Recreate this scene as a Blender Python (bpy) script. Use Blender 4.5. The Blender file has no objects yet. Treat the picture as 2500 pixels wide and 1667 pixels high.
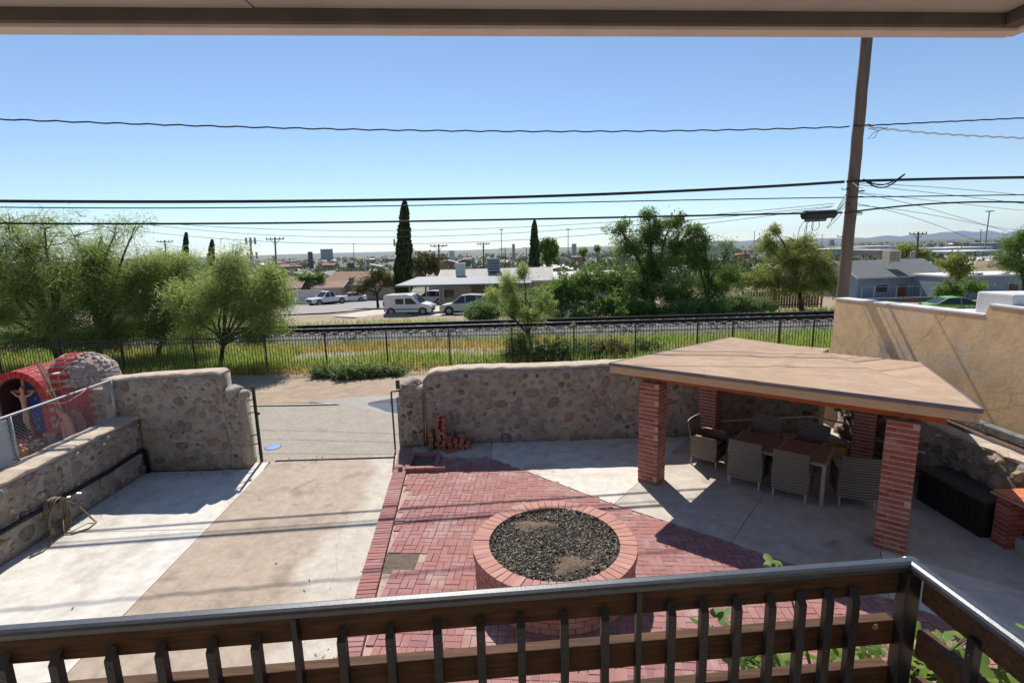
import bpy, bmesh, math, random
import numpy as np
from mathutils import Vector, Matrix
R = math.radians
sc = bpy.context.scene
random.seed(11); rng = np.random.default_rng(11)

# ------------------------------------------------------------------ camera, sky, sun, exposure
PITCH, ROLL, CAMH = R(10.3), R(1.55), 4.4
FW = Vector((0, math.cos(PITCH), -math.sin(PITCH)))
_u0 = Vector((0, math.sin(PITCH), math.cos(PITCH))); _r0 = Vector((1, 0, 0))
RT = _r0 * math.cos(ROLL) - _u0 * math.sin(ROLL)
UP = _r0 * math.sin(ROLL) + _u0 * math.cos(ROLL)
CAM = Vector((0, 0, CAMH))
cam = bpy.data.cameras.new('camera'); camo = bpy.data.objects.new('camera', cam)
sc.collection.objects.link(camo)
cam.lens = 18; cam.sensor_width = 36; cam.sensor_fit = 'HORIZONTAL'
cam.clip_start = 0.05; cam.clip_end = 60000
camo.matrix_world = Matrix(((RT.x, UP.x, -FW.x, 0), (RT.y, UP.y, -FW.y, 0), (RT.z, UP.z, -FW.z, CAMH), (0, 0, 0, 1)))
sc.camera = camo

HAZE = 3.4e-5
SUN_EL = R(48.5); SUN_DIR = Vector((-0.18, 1.0))
w = bpy.data.worlds.new('World'); sc.world = w; w.use_nodes = True
nt = w.node_tree; nt.nodes.clear()
sky = nt.nodes.new('ShaderNodeTexSky'); sky.sky_type = 'NISHITA'; sky.sun_disc = False
sky.sun_elevation = SUN_EL; sky.sun_rotation = math.atan2(SUN_DIR.x, SUN_DIR.y)
sky.altitude = 1100; sky.air_density = 1.0; sky.dust_density = 0.1; sky.ozone_density = 3.0
bg = nt.nodes.new('ShaderNodeBackground'); bg.inputs['Strength'].default_value = 0.09
wo = nt.nodes.new('ShaderNodeOutputWorld')
nt.links.new(sky.outputs[0], bg.inputs[0]); nt.links.new(bg.outputs[0], wo.inputs[0])
sl = bpy.data.lights.new('sun', 'SUN'); sl.energy = 4.4; sl.angle = R(0.53); sl.color = (1.0, 0.95, 0.87)
so = bpy.data.objects.new('sun', sl); sc.collection.objects.link(so)
_h = SUN_DIR.normalized() * math.cos(SUN_EL)
so.rotation_euler = Vector((_h.x, _h.y, math.sin(SUN_EL))).to_track_quat('Z', 'Y').to_euler()
so.location = (0, 0, 60)
sc.view_settings.view_transform = 'Standard'; sc.view_settings.look = 'None'
sc.view_settings.exposure = 0.52; sc.view_settings.gamma = 1.0; sc.view_settings.use_curve_mapping = False

sc.cycles.max_bounces = 6; sc.cycles.diffuse_bounces = 3; sc.cycles.glossy_bounces = 2; sc.cycles.transmission_bounces = 2; sc.cycles.volume_bounces = 0; sc.cycles.transparent_max_bounces = 4
sc.cycles.use_denoising = True; sc.cycles.use_adaptive_sampling = True; sc.cycles.caustics_reflective = False; sc.cycles.caustics_refractive = False

# ------------------------------------------------------------------ helpers
COL = sc.collection
ROOT = {}
def ray(px, py):
    return FW + RT * ((px - 1250) / 1250) + UP * ((833.5 - py) / 1250)
def at(px, py, Y):            # world point on the sight line at distance Y
    d = ray(px, py); return CAM + d * (Y / d.y)
def terr(x, y):
    zz = np.interp(y, [0, 20, 23, 28, 34, 46, 60, 75, 110, 200, 500, 1500, 20000],
                      [-.06, -.05, -.08, -.2, -.6, -1.35, -2.1, -3.0, -4.6, -8, -14, -20, -30])
    zz = zz - np.clip((x - 18) / 30, 0, 1) * np.clip((y - 28) / 15, 0, 1) * .8
    return zz
def tag(o, label=None, cat=None, group=None, kind=None):
    if label: o['label'] = label
    if cat: o['category'] = cat
    if group: o['group'] = group
    if kind: o['kind'] = kind
    return o
def thing(name, label, cat, loc=(0, 0, 0), rz=0, group=None, local=False):
    o = bpy.data.objects.new(name, None); COL.objects.link(o); o.empty_display_size = .2
    o.location = loc; o.rotation_euler = (0, 0, rz)
    tag(o, label, cat, group)
    ROOT[o.name] = None if local else Vector(loc)
    return o
def adopt(o, p):
    o.parent = p
    l = ROOT.get(p.name)
    if l is not None: o.matrix_parent_inverse = Matrix.Translation(-l)
class MB:
    def __init__(s): s.v = []; s.f = []
    def add(s, vs, fs):
        b = len(s.v); s.v += [tuple(p) for p in vs]; s.f += [tuple(b + i for i in f) for f in fs]; return s
    def box(s, c, d, rz=0, m=None):
        x, y, z = d[0] / 2, d[1] / 2, d[2] / 2
        P = [Vector(p) for p in ((-x, -y, -z), (x, -y, -z), (x, y, -z), (-x, y, -z), (-x, -y, z), (x, -y, z), (x, y, z), (-x, y, z))]
        if m is not None: P = [m @ p for p in P]
        if rz:
            r = Matrix.Rotation(rz, 3, 'Z'); P = [r @ p for p in P]
        c = Vector(c)
        return s.add([p + c for p in P], [(0, 3, 2, 1), (4, 5, 6, 7), (0, 1, 5, 4), (1, 2, 6, 5), (2, 3, 7, 6), (3, 0, 4, 7)])
    def bar(s, a, b, wd, h):            # box along a->b
        a = Vector(a); b = Vector(b); d = b - a; L = d.length; d.normalize()
        up = Vector((0, 0, 1)) if abs(d.z) < .95 else Vector((0, 1, 0))
        sd = d.cross(up).normalized(); u2 = sd.cross(d)
        P = []
        for e in (a, b):
            for (i, j) in ((-1, -1), (1, -1), (1, 1), (-1, 1)): P.append(e + sd * i * wd / 2 + u2 * j * h / 2)
        return s.add(P, [(0, 1, 2, 3), (7, 6, 5, 4), (0, 4, 5, 1), (1, 5, 6, 2), (2, 6, 7, 3), (3, 7, 4, 0)])
    def tube(s, pts, r, n=8, cap=True):
        pts = [Vector(p) for p in pts]; k = len(pts)
        rs = r if isinstance(r, (list, tuple)) else [r] * k
        prev = None; rings = []
        for i, p in enumerate(pts):
            d = (pts[min(i + 1, k - 1)] - pts[max(i - 1, 0)])
            if d.length < 1e-9: d = Vector((0, 0, 1))
            d.normalize()
            if prev is None:
                a = Vector((0, 0, 1)) if abs(d.z) < .9 else Vector((1, 0, 0)); sd = d.cross(a).normalized()
            else:
                sd = (prev - d * prev.dot(d)).normalized()
            prev = sd; u = d.cross(sd)
            rings.append([p + (sd * math.cos(t) + u * math.sin(t)) * rs[i] for t in [2 * math.pi * q / n for q in range(n)]])
        vs = [q for rg in rings for q in rg]; fs = []
        for i in range(k - 1):
            for q in range(n):
                fs.append((i * n + q, i * n + (q + 1) % n, (i + 1) * n + (q + 1) % n, (i + 1) * n + q))
        if cap: fs += [tuple(range(n - 1, -1, -1)), tuple((k - 1) * n + q for q in range(n))]
        return s.add(vs, fs)
    def lathe(s, prof, c=(0, 0, 0), n=20, cap=True):
        c = Vector(c); vs = []; fs = []; k = len(prof)
        for (r, z) in prof:
            for q in range(n): t = 2 * math.pi * q / n; vs.append(c + Vector((r * math.cos(t), r * math.sin(t), z)))
        for i in range(k - 1):
            for q in range(n): fs.append((i * n + q, i * n + (q + 1) % n, (i + 1) * n + (q + 1) % n, (i + 1) * n + q))
        if cap: fs += [tuple(range(n - 1, -1, -1)), tuple((k - 1) * n + q for q in range(n))]
        return s.add(vs, fs)
    def prism(s, poly, z0, z1):
        n = len(poly); zt = z1 if isinstance(z1, (list, tuple)) else [z1] * n; zb = z0 if isinstance(z0, (list, tuple)) else [z0] * n
        vs = [(p[0], p[1], zb[i]) for i, p in enumerate(poly)] + [(p[0], p[1], zt[i]) for i, p in enumerate(poly)]
        a = sum(poly[i][0] * poly[(i + 1) % n][1] - poly[(i + 1) % n][0] * poly[i][1] for i in range(n))
        fs = [tuple(range(n - 1, -1, -1)), tuple(range(n, 2 * n))] + [(i, (i + 1) % n, n + (i + 1) % n, n + i) for i in range(n)]
        if a < 0: fs = [f[::-1] for f in fs]
        return s.add(vs, fs)
    def side(s, prof, y0, y1, pinch=None):       # profile in x,z extruded along y
        n = len(prof); vs = [(p[0], y0, p[1]) for p in prof] + [(p[0], y1, p[1]) for p in prof]
        a = sum(prof[i][0] * prof[(i + 1) % n][1] - prof[(i + 1) % n][0] * prof[i][1] for i in range(n))
        fs = [tuple(range(n)), tuple(range(2 * n - 1, n - 1, -1))] + [((i + 1) % n, i, n + i, n + (i + 1) % n) for i in range(n)]
        if a < 0: fs = [f[::-1] for f in fs]
        return s.add(vs, fs)
    def mesh(s, name, mat=None, smooth=False, bevel=0):
        me = bpy.data.meshes.new(name); me.from_pydata(s.v, [], s.f); me.update()
        if bevel:
            bm = bmesh.new(); bm.from_mesh(me)
            bmesh.ops.bevel(bm, geom=[e for e in bm.edges if e.calc_length() > bevel * 2.2 and e.is_manifold and e.calc_face_angle(0) > .5], offset=bevel, segments=2, profile=.6, affect='EDGES')
            bm.to_mesh(me); bm.free()
        if mat: me.materials.append(mat)
        if smooth: me.polygons.foreach_set('use_smooth', [True] * len(me.polygons))
        return me
    def build(s, name, mat, parent=None, smooth=False, bevel=0):
        o = bpy.data.objects.new(name, s.mesh(name, mat, smooth, bevel)); COL.objects.link(o)
        if parent: adopt(o, parent)
        return o
def place(name, me, M, parent=None):        # a piece: shares mesh data
    o = bpy.data.objects.new(name, me); COL.objects.link(o); o.matrix_basis = M
    if parent: adopt(o, parent)
    return o
def TRS(loc, rz=0, s=(1, 1, 1), rx=0, ry=0):
    return Matrix.Translation(loc) @ Matrix.Rotation(rz, 4, 'Z') @ Matrix.Rotation(ry, 4, 'Y') @ Matrix.Rotation(rx, 4, 'X') @ Matrix.Diagonal((s[0], s[1], s[2], 1))
def structure(o): o['kind'] = 'structure'; return o
def copy_tree(o, parent=None):
    c = o.copy(); COL.objects.link(c); c.parent = parent
    for ch in list(o.children): copy_tree(ch, c)
    return c

# ------------------------------------------------------------------ materials
def hexc(c): return tuple(c) + (1,) if len(c) == 3 else c
def mat(name, c1, c2=None, rough=.85, scale=3., bump=0., bscale=60., spec=.3, metal=0., piece=False, stops=None, detail=6, c3=None, s3=.6, coat=0., leaf=0., island=False, wave=None, clear=None, stretch=None, wcol=None):
    m = bpy.data.materials.new(name); m.use_nodes = True; N = m.node_tree.nodes; L = m.node_tree.links
    b = N['Principled BSDF']; b.inputs['Roughness'].default_value = rough; b.inputs['Metallic'].default_value = metal
    b.inputs['Specular IOR Level'].default_value = spec
    if coat: b.inputs['Coat Weight'].default_value = coat
    g = N.new('ShaderNodeNewGeometry')
    src = g.outputs['Position']
    if piece == 'local':
        tc = N.new('ShaderNodeTexCoord'); src = tc.outputs['Object']
    if stretch:
        vm = N.new('ShaderNodeVectorMath'); vm.operation = 'MULTIPLY'; vm.inputs[1].default_value = stretch; L.new(src, vm.inputs[0]); src = vm.outputs[0]
    def noise(sc_, det=detail, ro=.6):
        n = N.new('ShaderNodeTexNoise'); n.inputs['Scale'].default_value = sc_; n.inputs['Detail'].default_value = det; n.inputs['Roughness'].default_value = ro
        L.new(src, n.inputs['Vector']); return n.outputs['Fac']
    rnd = None
    if piece and piece != 'local': rnd = N.new('ShaderNodeObjectInfo').outputs['Random']
    if island: rnd = g.outputs['Random Per Island']
    if stops and rnd is not None:
        cr = N.new('ShaderNodeValToRGB'); e = cr.color_ramp
        while len(e.elements) < len(stops): e.elements.new(0)
        for i, c in enumerate(stops): e.elements[i].position = i / max(1, len(stops) - (0 if not island else 0)); e.elements[i].color = hexc(c)
        e.interpolation = 'CONSTANT' if not island else 'LINEAR'
        L.new(rnd, cr.inputs[0]); base = cr.outputs[0]
    else:
        rg = N.new('ShaderNodeRGB'); rg.outputs[0].default_value = hexc(c1); base = rg.outputs[0]
    def mix(a, bb, fac):
        x = N.new('ShaderNodeMix'); x.data_type = 'RGBA'; L.new(fac, x.inputs['Factor']); L.new(a, x.inputs['A'])
        if isinstance(bb, tuple): x.inputs['B'].default_value = hexc(bb)
        else: L.new(bb, x.inputs['B'])
        return x.outputs['Result']
    def ramp(f, lo, hi):
        r = N.new('ShaderNodeMapRange'); r.inputs['From Min'].default_value = lo; r.inputs['From Max'].default_value = hi; L.new(f, r.inputs['Value']); return r.outputs[0]
    if c2: base = mix(base, c2, ramp(noise(scale), .38, .66))
    if c3: base = mix(base, c3, ramp(noise(s3, 4), .55, .68))
    L.new(base, b.inputs['Base Color'])
    if wave:
        wv = N.new('ShaderNodeTexWave'); wv.inputs['Scale'].default_value = wave[0]; wv.bands_direction = wave[1]; wv.inputs['Distortion'].default_value = wave[3] if len(wave) > 3 else 0
        tc = N.new('ShaderNodeTexCoord'); L.new(tc.outputs['Object'], wv.inputs['Vector'])
        bp = N.new('ShaderNodeBump'); bp.inputs['Strength'].default_value = wave[2]; bp.inputs['Distance'].default_value = .01
        if wcol:
            base = mix(base, wcol, ramp(wv.outputs['Fac'], .72, .25)); L.new(base, b.inputs['Base Color'])
        L.new(wv.outputs['Fac'], bp.inputs['Height']); L.new(bp.outputs[0], b.inputs['Normal'])
    elif bump:
        bp = N.new('ShaderNodeBump'); bp.inputs['Strength'].default_value = 1.0; bp.inputs['Distance'].default_value = bump
        L.new(noise(bscale, 5), bp.inputs['Height']); L.new(bp.outputs[0], b.inputs['Normal'])
    if leaf:
        tr = N.new('ShaderNodeBsdfTranslucent'); L.new(base, tr.inputs[0]); ms = N.new('ShaderNodeMixShader'); ms.inputs[0].default_value = leaf
        L.new(b.outputs[0], ms.inputs[1]); L.new(tr.outputs[0], ms.inputs[2]); L.new(ms.outputs[0], N['Material Output'].inputs[0])
    return m
K = {}
K['conc_white'] = mat('pale_concrete', (.66, .625, .565), (.6, .56, .5), scale=1.3, bump=.002, bscale=120, c3=(.50, .45, .39), s3=.9)
K['conc_tan'] = mat('tan_concrete', (.43, .345, .27), (.39, .31, .24), scale=1.1, bump=.0025, bscale=90, c3=(.31, .245, .185), s3=1.6)
K['conc_patio'] = mat('patio_concrete', (.56, .5, .43), (.48, .425, .36), scale=1.5, bump=.002, bscale=80, c3=(.43, .35, .265), s3=.7)
K['conc_patio2'] = mat('patio_concrete_light', (.68, .63, .56), (.6, .55, .48), scale=1.2, bump=.002, bscale=80, c3=(.5, .42, .33), s3=.8)
K['asphalt'] = mat('worn_asphalt', (.37, .32, .268), (.325, .28, .235), scale=2.2, bump=.006, bscale=160, c3=(.34, .295, .245), s3=.35)
K['dirt'] = mat('dirt', (.37, .275, .195), (.27, .195, .135), scale=2.0, bump=.03, bscale=14, c3=(.40, .315, .225), s3=.5)
K['pitdirt'] = mat('pit_dirt', (.16, .12, .085), (.10, .075, .055), scale=9, bump=.02, bscale=30)
K['paver'] = mat('red_paver', (.3, .1, .09), (.33, .14, .12), scale=2.5, bump=.002, bscale=90, piece=True, c3=(.40, .27, .245), s3=1.3,
                 stops=[(.30, .15, .15), (.34, .172, .166), (.26, .124, .128), (.37, .205, .195), (.32, .16, .16), (.35, .19, .17)])
K['paver_mass'] = mat('red_paver_mass', (.30, .1, .09), (.33, .14, .12), scale=2.5, bump=.002, bscale=90, island=True, c3=(.40, .27, .245), s3=1.3, stops=[(.27, .13, .133), (.36, .19, .182)])
K['grout'] = mat('sand_joint', (.46, .34, .28), (.36, .26, .215), scale=20)
K['brick'] = mat('red_brick', (.27, .07, .05), (.3, .11, .08), scale=9, bump=.004, bscale=70, piece=True,
                 stops=[(.3, .075, .05), (.37, .11, .07), (.24, .058, .045), (.41, .15, .1), (.33, .09, .062), (.27, .07, .055), (.43, .2, .15)])
K['brick_mass'] = mat('red_brick_mass', (.27, .07, .05), (.3, .11, .08), scale=9, bump=.004, bscale=70, island=True, stops=[(.2, .045, .04), (.34, .1, .075)])
K['capbrick'] = mat('planter_brick', (.4, .16, .12), (.45, .22, .17), scale=7, bump=.003, bscale=60, piece=True,
                    stops=[(.41, .205, .17), (.45, .24, .2), (.37, .18, .155), (.47, .275, .23), (.41, .215, .19)])
K['heapbrick'] = mat('old_brick', (.4, .12, .06), (.3, .16, .12), scale=9, bump=.004, bscale=60, piece=True,
                     stops=[(.45, .12, .05), (.34, .09, .06), (.28, .12, .09), (.5, .17, .07), (.38, .2, .15)])
K['mortar'] = mat('brick_mortar', (.5, .39, .33), (.42, .32, .27), scale=14, bump=.003, bscale=90)
K['wallmortar'] = mat('wall_mortar', (.43, .375, .32), (.33, .28, .235), scale=3.5, bump=.03, bscale=18, c3=(.28, .225, .18), s3=1.5)
K['coping'] = mat('wall_coping', (.54, .44, .345), (.46, .37, .29), scale=4, bump=.012, bscale=24)
K['stone'] = mat('field_stone', (.3, .25, .2), (.24, .2, .17), scale=12, bump=.008, bscale=40, piece=True,
                 stops=[(.32, .26, .21), (.17, .14, .115), (.38, .30, .23), (.36, .21, .10), (.25, .2, .165), (.10, .07, .058), (.44, .37, .32), (.32, .2, .13), (.22, .2, .195), (.37, .31, .25), (.3, .23, .17), (.42, .3, .165), (.40, .33, .27), (.23, .13, .09), (.45, .36, .28)])
K['paleston'] = mat('pale_cobble', (.42, .37, .33), (.34, .29, .25), scale=10, bump=.006, bscale=40, piece=True, stops=[(.42, .37, .33), (.48, .42, .38), (.36, .3, .27), (.45, .37, .33)])
K['shrinered'] = mat('red_painted_brick', (.5, .035, .035), (.42, .06, .055), scale=8, bump=.004, bscale=50, piece=True, stops=[(.5, .03, .035), (.44, .03, .03), (.52, .06, .055), (.46, .08, .07)])
K['shrinejoint'] = mat('grey_joint', (.42, .33, .28), (.36, .2, .17), scale=7, bump=.004, bscale=60)
K['stucco'] = mat('tan_stucco', (.72, .5, .285), (.64, .43, .24), scale=1.6, bump=.004, bscale=14, c3=(.6, .46, .32), s3=.9, detail=10)
K['white'] = mat('white_roof_coating', (.6, .6, .6), (.52, .52, .52), scale=3, bump=.004, bscale=30)
K['black'] = mat('black_painted_steel', (.012, .012, .013), (.02, .02, .022), rough=.42, scale=20, spec=.5)
K['rail'] = mat('handrail_black_gloss', (.03, .038, .051), (.045, .054, .068), rough=.42, scale=40, spec=.7, coat=.25, bump=.0006, bscale=130)
K['wood'] = mat('weathered_board', (.115, .057, .027), (.055, .027, .016), rough=.8, scale=5, bump=.004, bscale=9, stretch=(.6, 8, 12), c3=(.06, .03, .017), s3=3)
K['woodtop'] = mat('board_knot', (.5, .3, .13), (.4, .22, .09), rough=.8, scale=9)
K['soffit'] = mat('painted_soffit', (.47, .45, .43), (.41, .39, .375), rough=.75, scale=4, bump=.002, bscale=20)
K['fasciashade'] = mat('shaded_fascia', (.125, .105, .098), (.095, .08, .075), rough=.7, scale=6, bump=.002, bscale=24)  # inner face of the eave fascia, its shade put into the dark colour
K['drip'] = mat('bounce_lit_trim', (.74, .68, .64), (.66, .6, .56), rough=.6, scale=6, bump=.001, bscale=30)  # underside of the same fascia, bounced light put into the pale colour
K['roll'] = mat('roll_roofing', (.45, .315, .22), (.415, .29, .2), rough=.95, scale=3, bump=.004, bscale=200, c3=(.38, .26, .175), s3=1.0)
K['fascia'] = mat('tan_fascia', (.6, .42, .25), (.52, .36, .21), rough=.7, scale=4)
K['gutter'] = mat('grey_drip_edge', (.15, .15, .17), (.12, .12, .14), rough=.5, scale=8, spec=.5)
K['beam'] = mat('orange_stain_beam', (.42, .11, .028), (.34, .085, .022), rough=.6, scale=5, bump=.002, bscale=30)
K['ceil'] = mat('underside_boards', (.45, .22, .11), (.38, .18, .09), rough=.75, scale=5)
K['wicker'] = mat('grey_wicker', (.30, .265, .225), (.23, .2, .17), rough=.7, scale=40, wave=(6.5, 'Z', .9, .5), wcol=(.11, .095, .08))
K['cushion'] = mat('dark_cushion', (.022, .022, .028), (.03, .03, .036), rough=.9, scale=20)
K['purple'] = mat('purple_cloth', (.22, .15, .32), (.2, .13, .3), rough=.9)
K['armwood'] = mat('oiled_armrest', (.5, .28, .11), (.42, .23, .09), rough=.45, scale=9)
K['tabletop'] = mat('brown_table_slats', (.3, .16, .11), (.25, .13, .09), rough=.55, scale=9)
K['tabmetal'] = mat('table_leg_metal', (.38, .37, .355), (.32, .31, .3), rough=.5, scale=8)
K['boxblack'] = mat('black_resin', (.015, .014, .014), (.022, .02, .02), rough=.5, scale=8)
K['boxlid'] = mat('dark_resin_lid', (.04, .036, .034), (.05, .044, .04), rough=.55, scale=8)
K['terracotta'] = mat('orange_tile', (.58, .2, .1), (.5, .17, .09), rough=.6, scale=5)
K['pvc'] = mat('pvc_pipe', (.7, .68, .64), None, rough=.4)
K['cinder'] = mat('concrete_block', (.40, .39, .37), (.33, .32, .31), scale=12, bump=.004, bscale=80)
K['mulch'] = mat('bark_mulch', (.2, .09, .05), (.12, .055, .035), scale=20, bump=.03, bscale=60)
K['timber'] = mat('grey_timber', (.22, .215, .205), (.13, .125, .12), scale=5, bump=.02, bscale=14)
K['soil'] = mat('planter_soil', (.075, .058, .045), (.04, .033, .027), scale=14, bump=.02, bscale=60, c3=(.26, .17, .11), s3=1.35)
K['chips'] = mat('bark_chips', (.05, .04, .03), None, rough=.8, island=True, stops=[(.018, .014, .012), (.05, .04, .032), (.11, .09, .07), (.03, .024, .02), (.3, .26, .2)])
K['galv'] = mat('galvanised_steel', (.42, .43, .44), (.36, .37, .38), rough=.45, metal=.6, scale=10)
K['panelblue'] = mat('pale_sheet_metal', (.58, .63, .68), (.5, .55, .6), rough=.5, scale=4)
K['hose'] = mat('brown_hose', (.22, .17, .105), (.15, .12, .08), rough=.5, scale=8)
K['hoseblack'] = mat('black_pipe', (.012, .012, .014), None, rough=.45)
K['brass'] = mat('hose_fitting', (.45, .5, .55), None, rough=.35, metal=.8)
K['skinpink'] = mat('painted_plaster_pink', (.55, .25, .18), (.48, .2, .14), rough=.6, scale=12, bump=.004, bscale=40)
K['skin'] = mat('painted_figure', (.55, .36, .27), (.47, .29, .21), rough=.6, scale=12)
K['cross'] = mat('varnished_cross', (.42, .14, .03), (.34, .1, .02), rough=.5, scale=8)
K['blue'] = mat('blue_backdrop', (.02, .07, .32), (.03, .11, .42), rough=.6, scale=4, c3=(.5, .28, .24), s3=5)
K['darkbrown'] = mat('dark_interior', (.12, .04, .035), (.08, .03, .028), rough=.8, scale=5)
K['flowers'] = mat('shrine_flowers', (.6, .5, .45), None, rough=.7, island=True, stops=[(.7, .66, .6), (.5, .08, .08), (.2, .14, .3), (.65, .3, .06), (.75, .7, .3), (.3, .05, .1), (.08, .14, .05)])
K['lampglass'] = mat('lamp_disc', (.75, .66, .45), None, rough=.3)
K['pole'] = mat('pole_wood', (.17, .125, .095), (.11, .08, .06), rough=.95, scale=9, bump=.02, bscale=9, stretch=(1, 1, .08))
K['cable'] = mat('black_cable', (.018, .019, .021), None, rough=.6)
K['cablealu'] = mat('bare_aluminium_cable', (.6, .6, .6), None, rough=.4, metal=.7)
K['fencemetal'] = mat('black_fence_steel', (.014, .015, .016), None, rough=.45, spec=.4)
K['steelrail'] = mat('rusty_rail_steel', (.030, .022, .018), (.02, .016, .014), rough=.6, scale=4)
K['railtop'] = mat('polished_rail_head', (.42, .40, .38), None, rough=.3, metal=.9)
K['tie'] = mat('creosote_tie', (.05, .038, .03), (.035, .028, .024), rough=.9, scale=4)
K['ballast'] = mat('grey_ballast', (.26, .245, .225), (.17, .16, .15), rough=.9, scale=6, bump=.05, bscale=16)
K['ballaststone'] = mat('ballast_stone', (.3, .28, .26), None, rough=.9, island=True, stops=[(.16, .15, .14), (.42, .40, .37), (.26, .24, .22)])
K['gravel'] = mat('bare_gravel', (.40, .33, .265), (.33, .27, .215), rough=.95, scale=5, bump=.02, bscale=30)
K['green'] = mat('green_grass', (.1, .18, .03), None, rough=.8, island=True, leaf=.6, stops=[(.17, .28, .04), (.29, .41, .07), (.22, .35, .055), (.4, .44, .13)])
K['dry'] = mat('dry_grass', (.4, .27, .08), None, rough=.8, island=True, leaf=.55, stops=[(.46, .32, .09), (.6, .43, .15), (.38, .34, .08), (.52, .35, .11)])
K['weed'] = mat('weed_leaves', (.1, .16, .05), None, rough=.7, island=True, leaf=.4, stops=[(.1, .18, .04), (.18, .28, .07), (.24, .29, .13)])
K['palo'] = mat('feathery_leaves', (.16, .22, .05), None, rough=.7, island=True, leaf=.64, stops=[(.19, .27, .065), (.33, .41, .11), (.47, .52, .2), (.26, .34, .085)])
K['mesq'] = mat('mesquite_leaves', (.07, .12, .03), None, rough=.7, island=True, leaf=.52, stops=[(.08, .15, .03), (.17, .28, .055), (.26, .35, .09), (.13, .22, .045)])
K['willow'] = mat('willow_leaves', (.2, .24, .05), None, rough=.7, island=True, leaf=.5, stops=[(.19, .23, .045), (.31, .34, .08), (.38, .38, .12), (.24, .29, .06)])
K['farleaf'] = mat('far_tree_leaves', (.07, .1, .04), None, rough=.8, island=True, leaf=.3, stops=[(.045, .07, .03), (.09, .12, .05), (.13, .14, .07), (.06, .09, .035)])
K['cyp'] = mat('cypress_leaves', (.03, .055, .02), None, rough=.8, island=True, leaf=.2, stops=[(.016, .034, .013), (.035, .062, .022), (.055, .085, .03)])
K['olive'] = mat('olive_leaves', (.12, .13, .04), None, rough=.8, island=True, leaf=.35, stops=[(.08, .1, .03), (.15, .15, .05), (.19, .17, .06)])
K['fig'] = mat('fig_leaves', (.11, .17, .035), None, rough=.5, piece=True, leaf=.45, stops=[(.13, .22, .04), (.2, .31, .06), (.27, .34, .07), (.16, .26, .05), (.32, .36, .09), (.1, .18, .04)])
K['figstem'] = mat('fig_stem', (.2, .17, .13), (.15, .13, .1), rough=.9, scale=20)
K['bark'] = mat('dark_bark', (.055, .042, .032), (.035, .028, .022), rough=.95, scale=8, bump=.01, bscale=30)
K['barkgreen'] = mat('tan_bark', (.13, .1, .065), (.09, .07, .045), rough=.95, scale=8, bump=.01, bscale=30)
K['farland'] = mat('far_land', (.25, .19, .13), (.16, .14, .09), rough=1, scale=.02, c3=(.12, .12, .075), s3=.006)
K['street'] = mat('pale_street', (.30, .28, .26), (.26, .24, .222), rough=.9, scale=.6, bump=.004, bscale=50)
K['hill'] = mat('mountain_rock', (.10, .095, .085), (.07, .075, .06), rough=1, scale=.002)
K['carwhite'] = mat('white_car_paint', (.74, .74, .74), None, rough=.35, spec=.5, coat=.6)
K['carsilver'] = mat('silver_car_paint', (.42, .46, .50), None, rough=.35, spec=.5, coat=.6, metal=.3)
K['cargreen'] = mat('green_car_paint', (.16, .38, .02), None, rough=.3, spec=.5, coat=.7)
K['carglass'] = mat('car_glass', (.02, .026, .03), None, rough=.08, spec=.6)
K['tyre'] = mat('tyre_rubber', (.018, .018, .018), None, rough=.85)
K['rim'] = mat('wheel_rim', (.3, .3, .31), None, rough=.4, metal=.6)
K['plast'] = mat('grey_plastic', (.09, .09, .095), None, rough=.6)
K['lamp'] = mat('head_lamp', (.7, .72, .74), None, rough=.15, spec=.6)
K['taillamp'] = mat('tail_lamp', (.45, .02, .015), None, rough=.2, spec=.6)
for nm, c in dict(w_tan=(.42, .33, .24), w_white=(.7, .67, .63), w_blue=(.27, .33, .40), w_grey=(.36, .36, .36), w_pink=(.55, .36, .31), w_brick=(.3, .13, .09), w_cream=(.55, .47, .37), w_bluegrey=(.3, .35, .41), w_red=(.45, .14, .1)).items():
    K[nm] = mat('house_' + nm, c, tuple(.85 * q for q in c), rough=.9, scale=.9, bump=.003, bscale=20)
for nm, c in dict(r_brown=(.33, .20, .14), r_grey=(.24, .235, .235), r_pale=(.5, .47, .43), r_white=(.72, .71, .69), r_tan=(.40, .29, .21), r_red=(.36, .14, .09), r_slate=(.19, .20, .205)).items():
    K[nm] = mat('roof_' + nm, c, tuple(.84 * q for q in c), rough=.9, scale=1.4, bump=.006, bscale=18)
K['glass'] = mat('window_glass', (.03, .04, .05), None, rough=.1, spec=.6)
K['frame'] = mat('window_frame', (.62, .6, .57), None, rough=.6)
K['meta'] = mat('corrugated_metal', (.15, .17, .195), (.13, .15, .17), rough=.6, metal=.0, scale=3, wave=(1.6, 'X', .6))
K['woodfence'] = mat('fence_board_brown', (.19, .10, .055), (.14, .075, .042), rough=.9, scale=6)
K['farsteel'] = mat('mast_steel', (.32, .33, .34), None, rough=.5)

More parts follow.
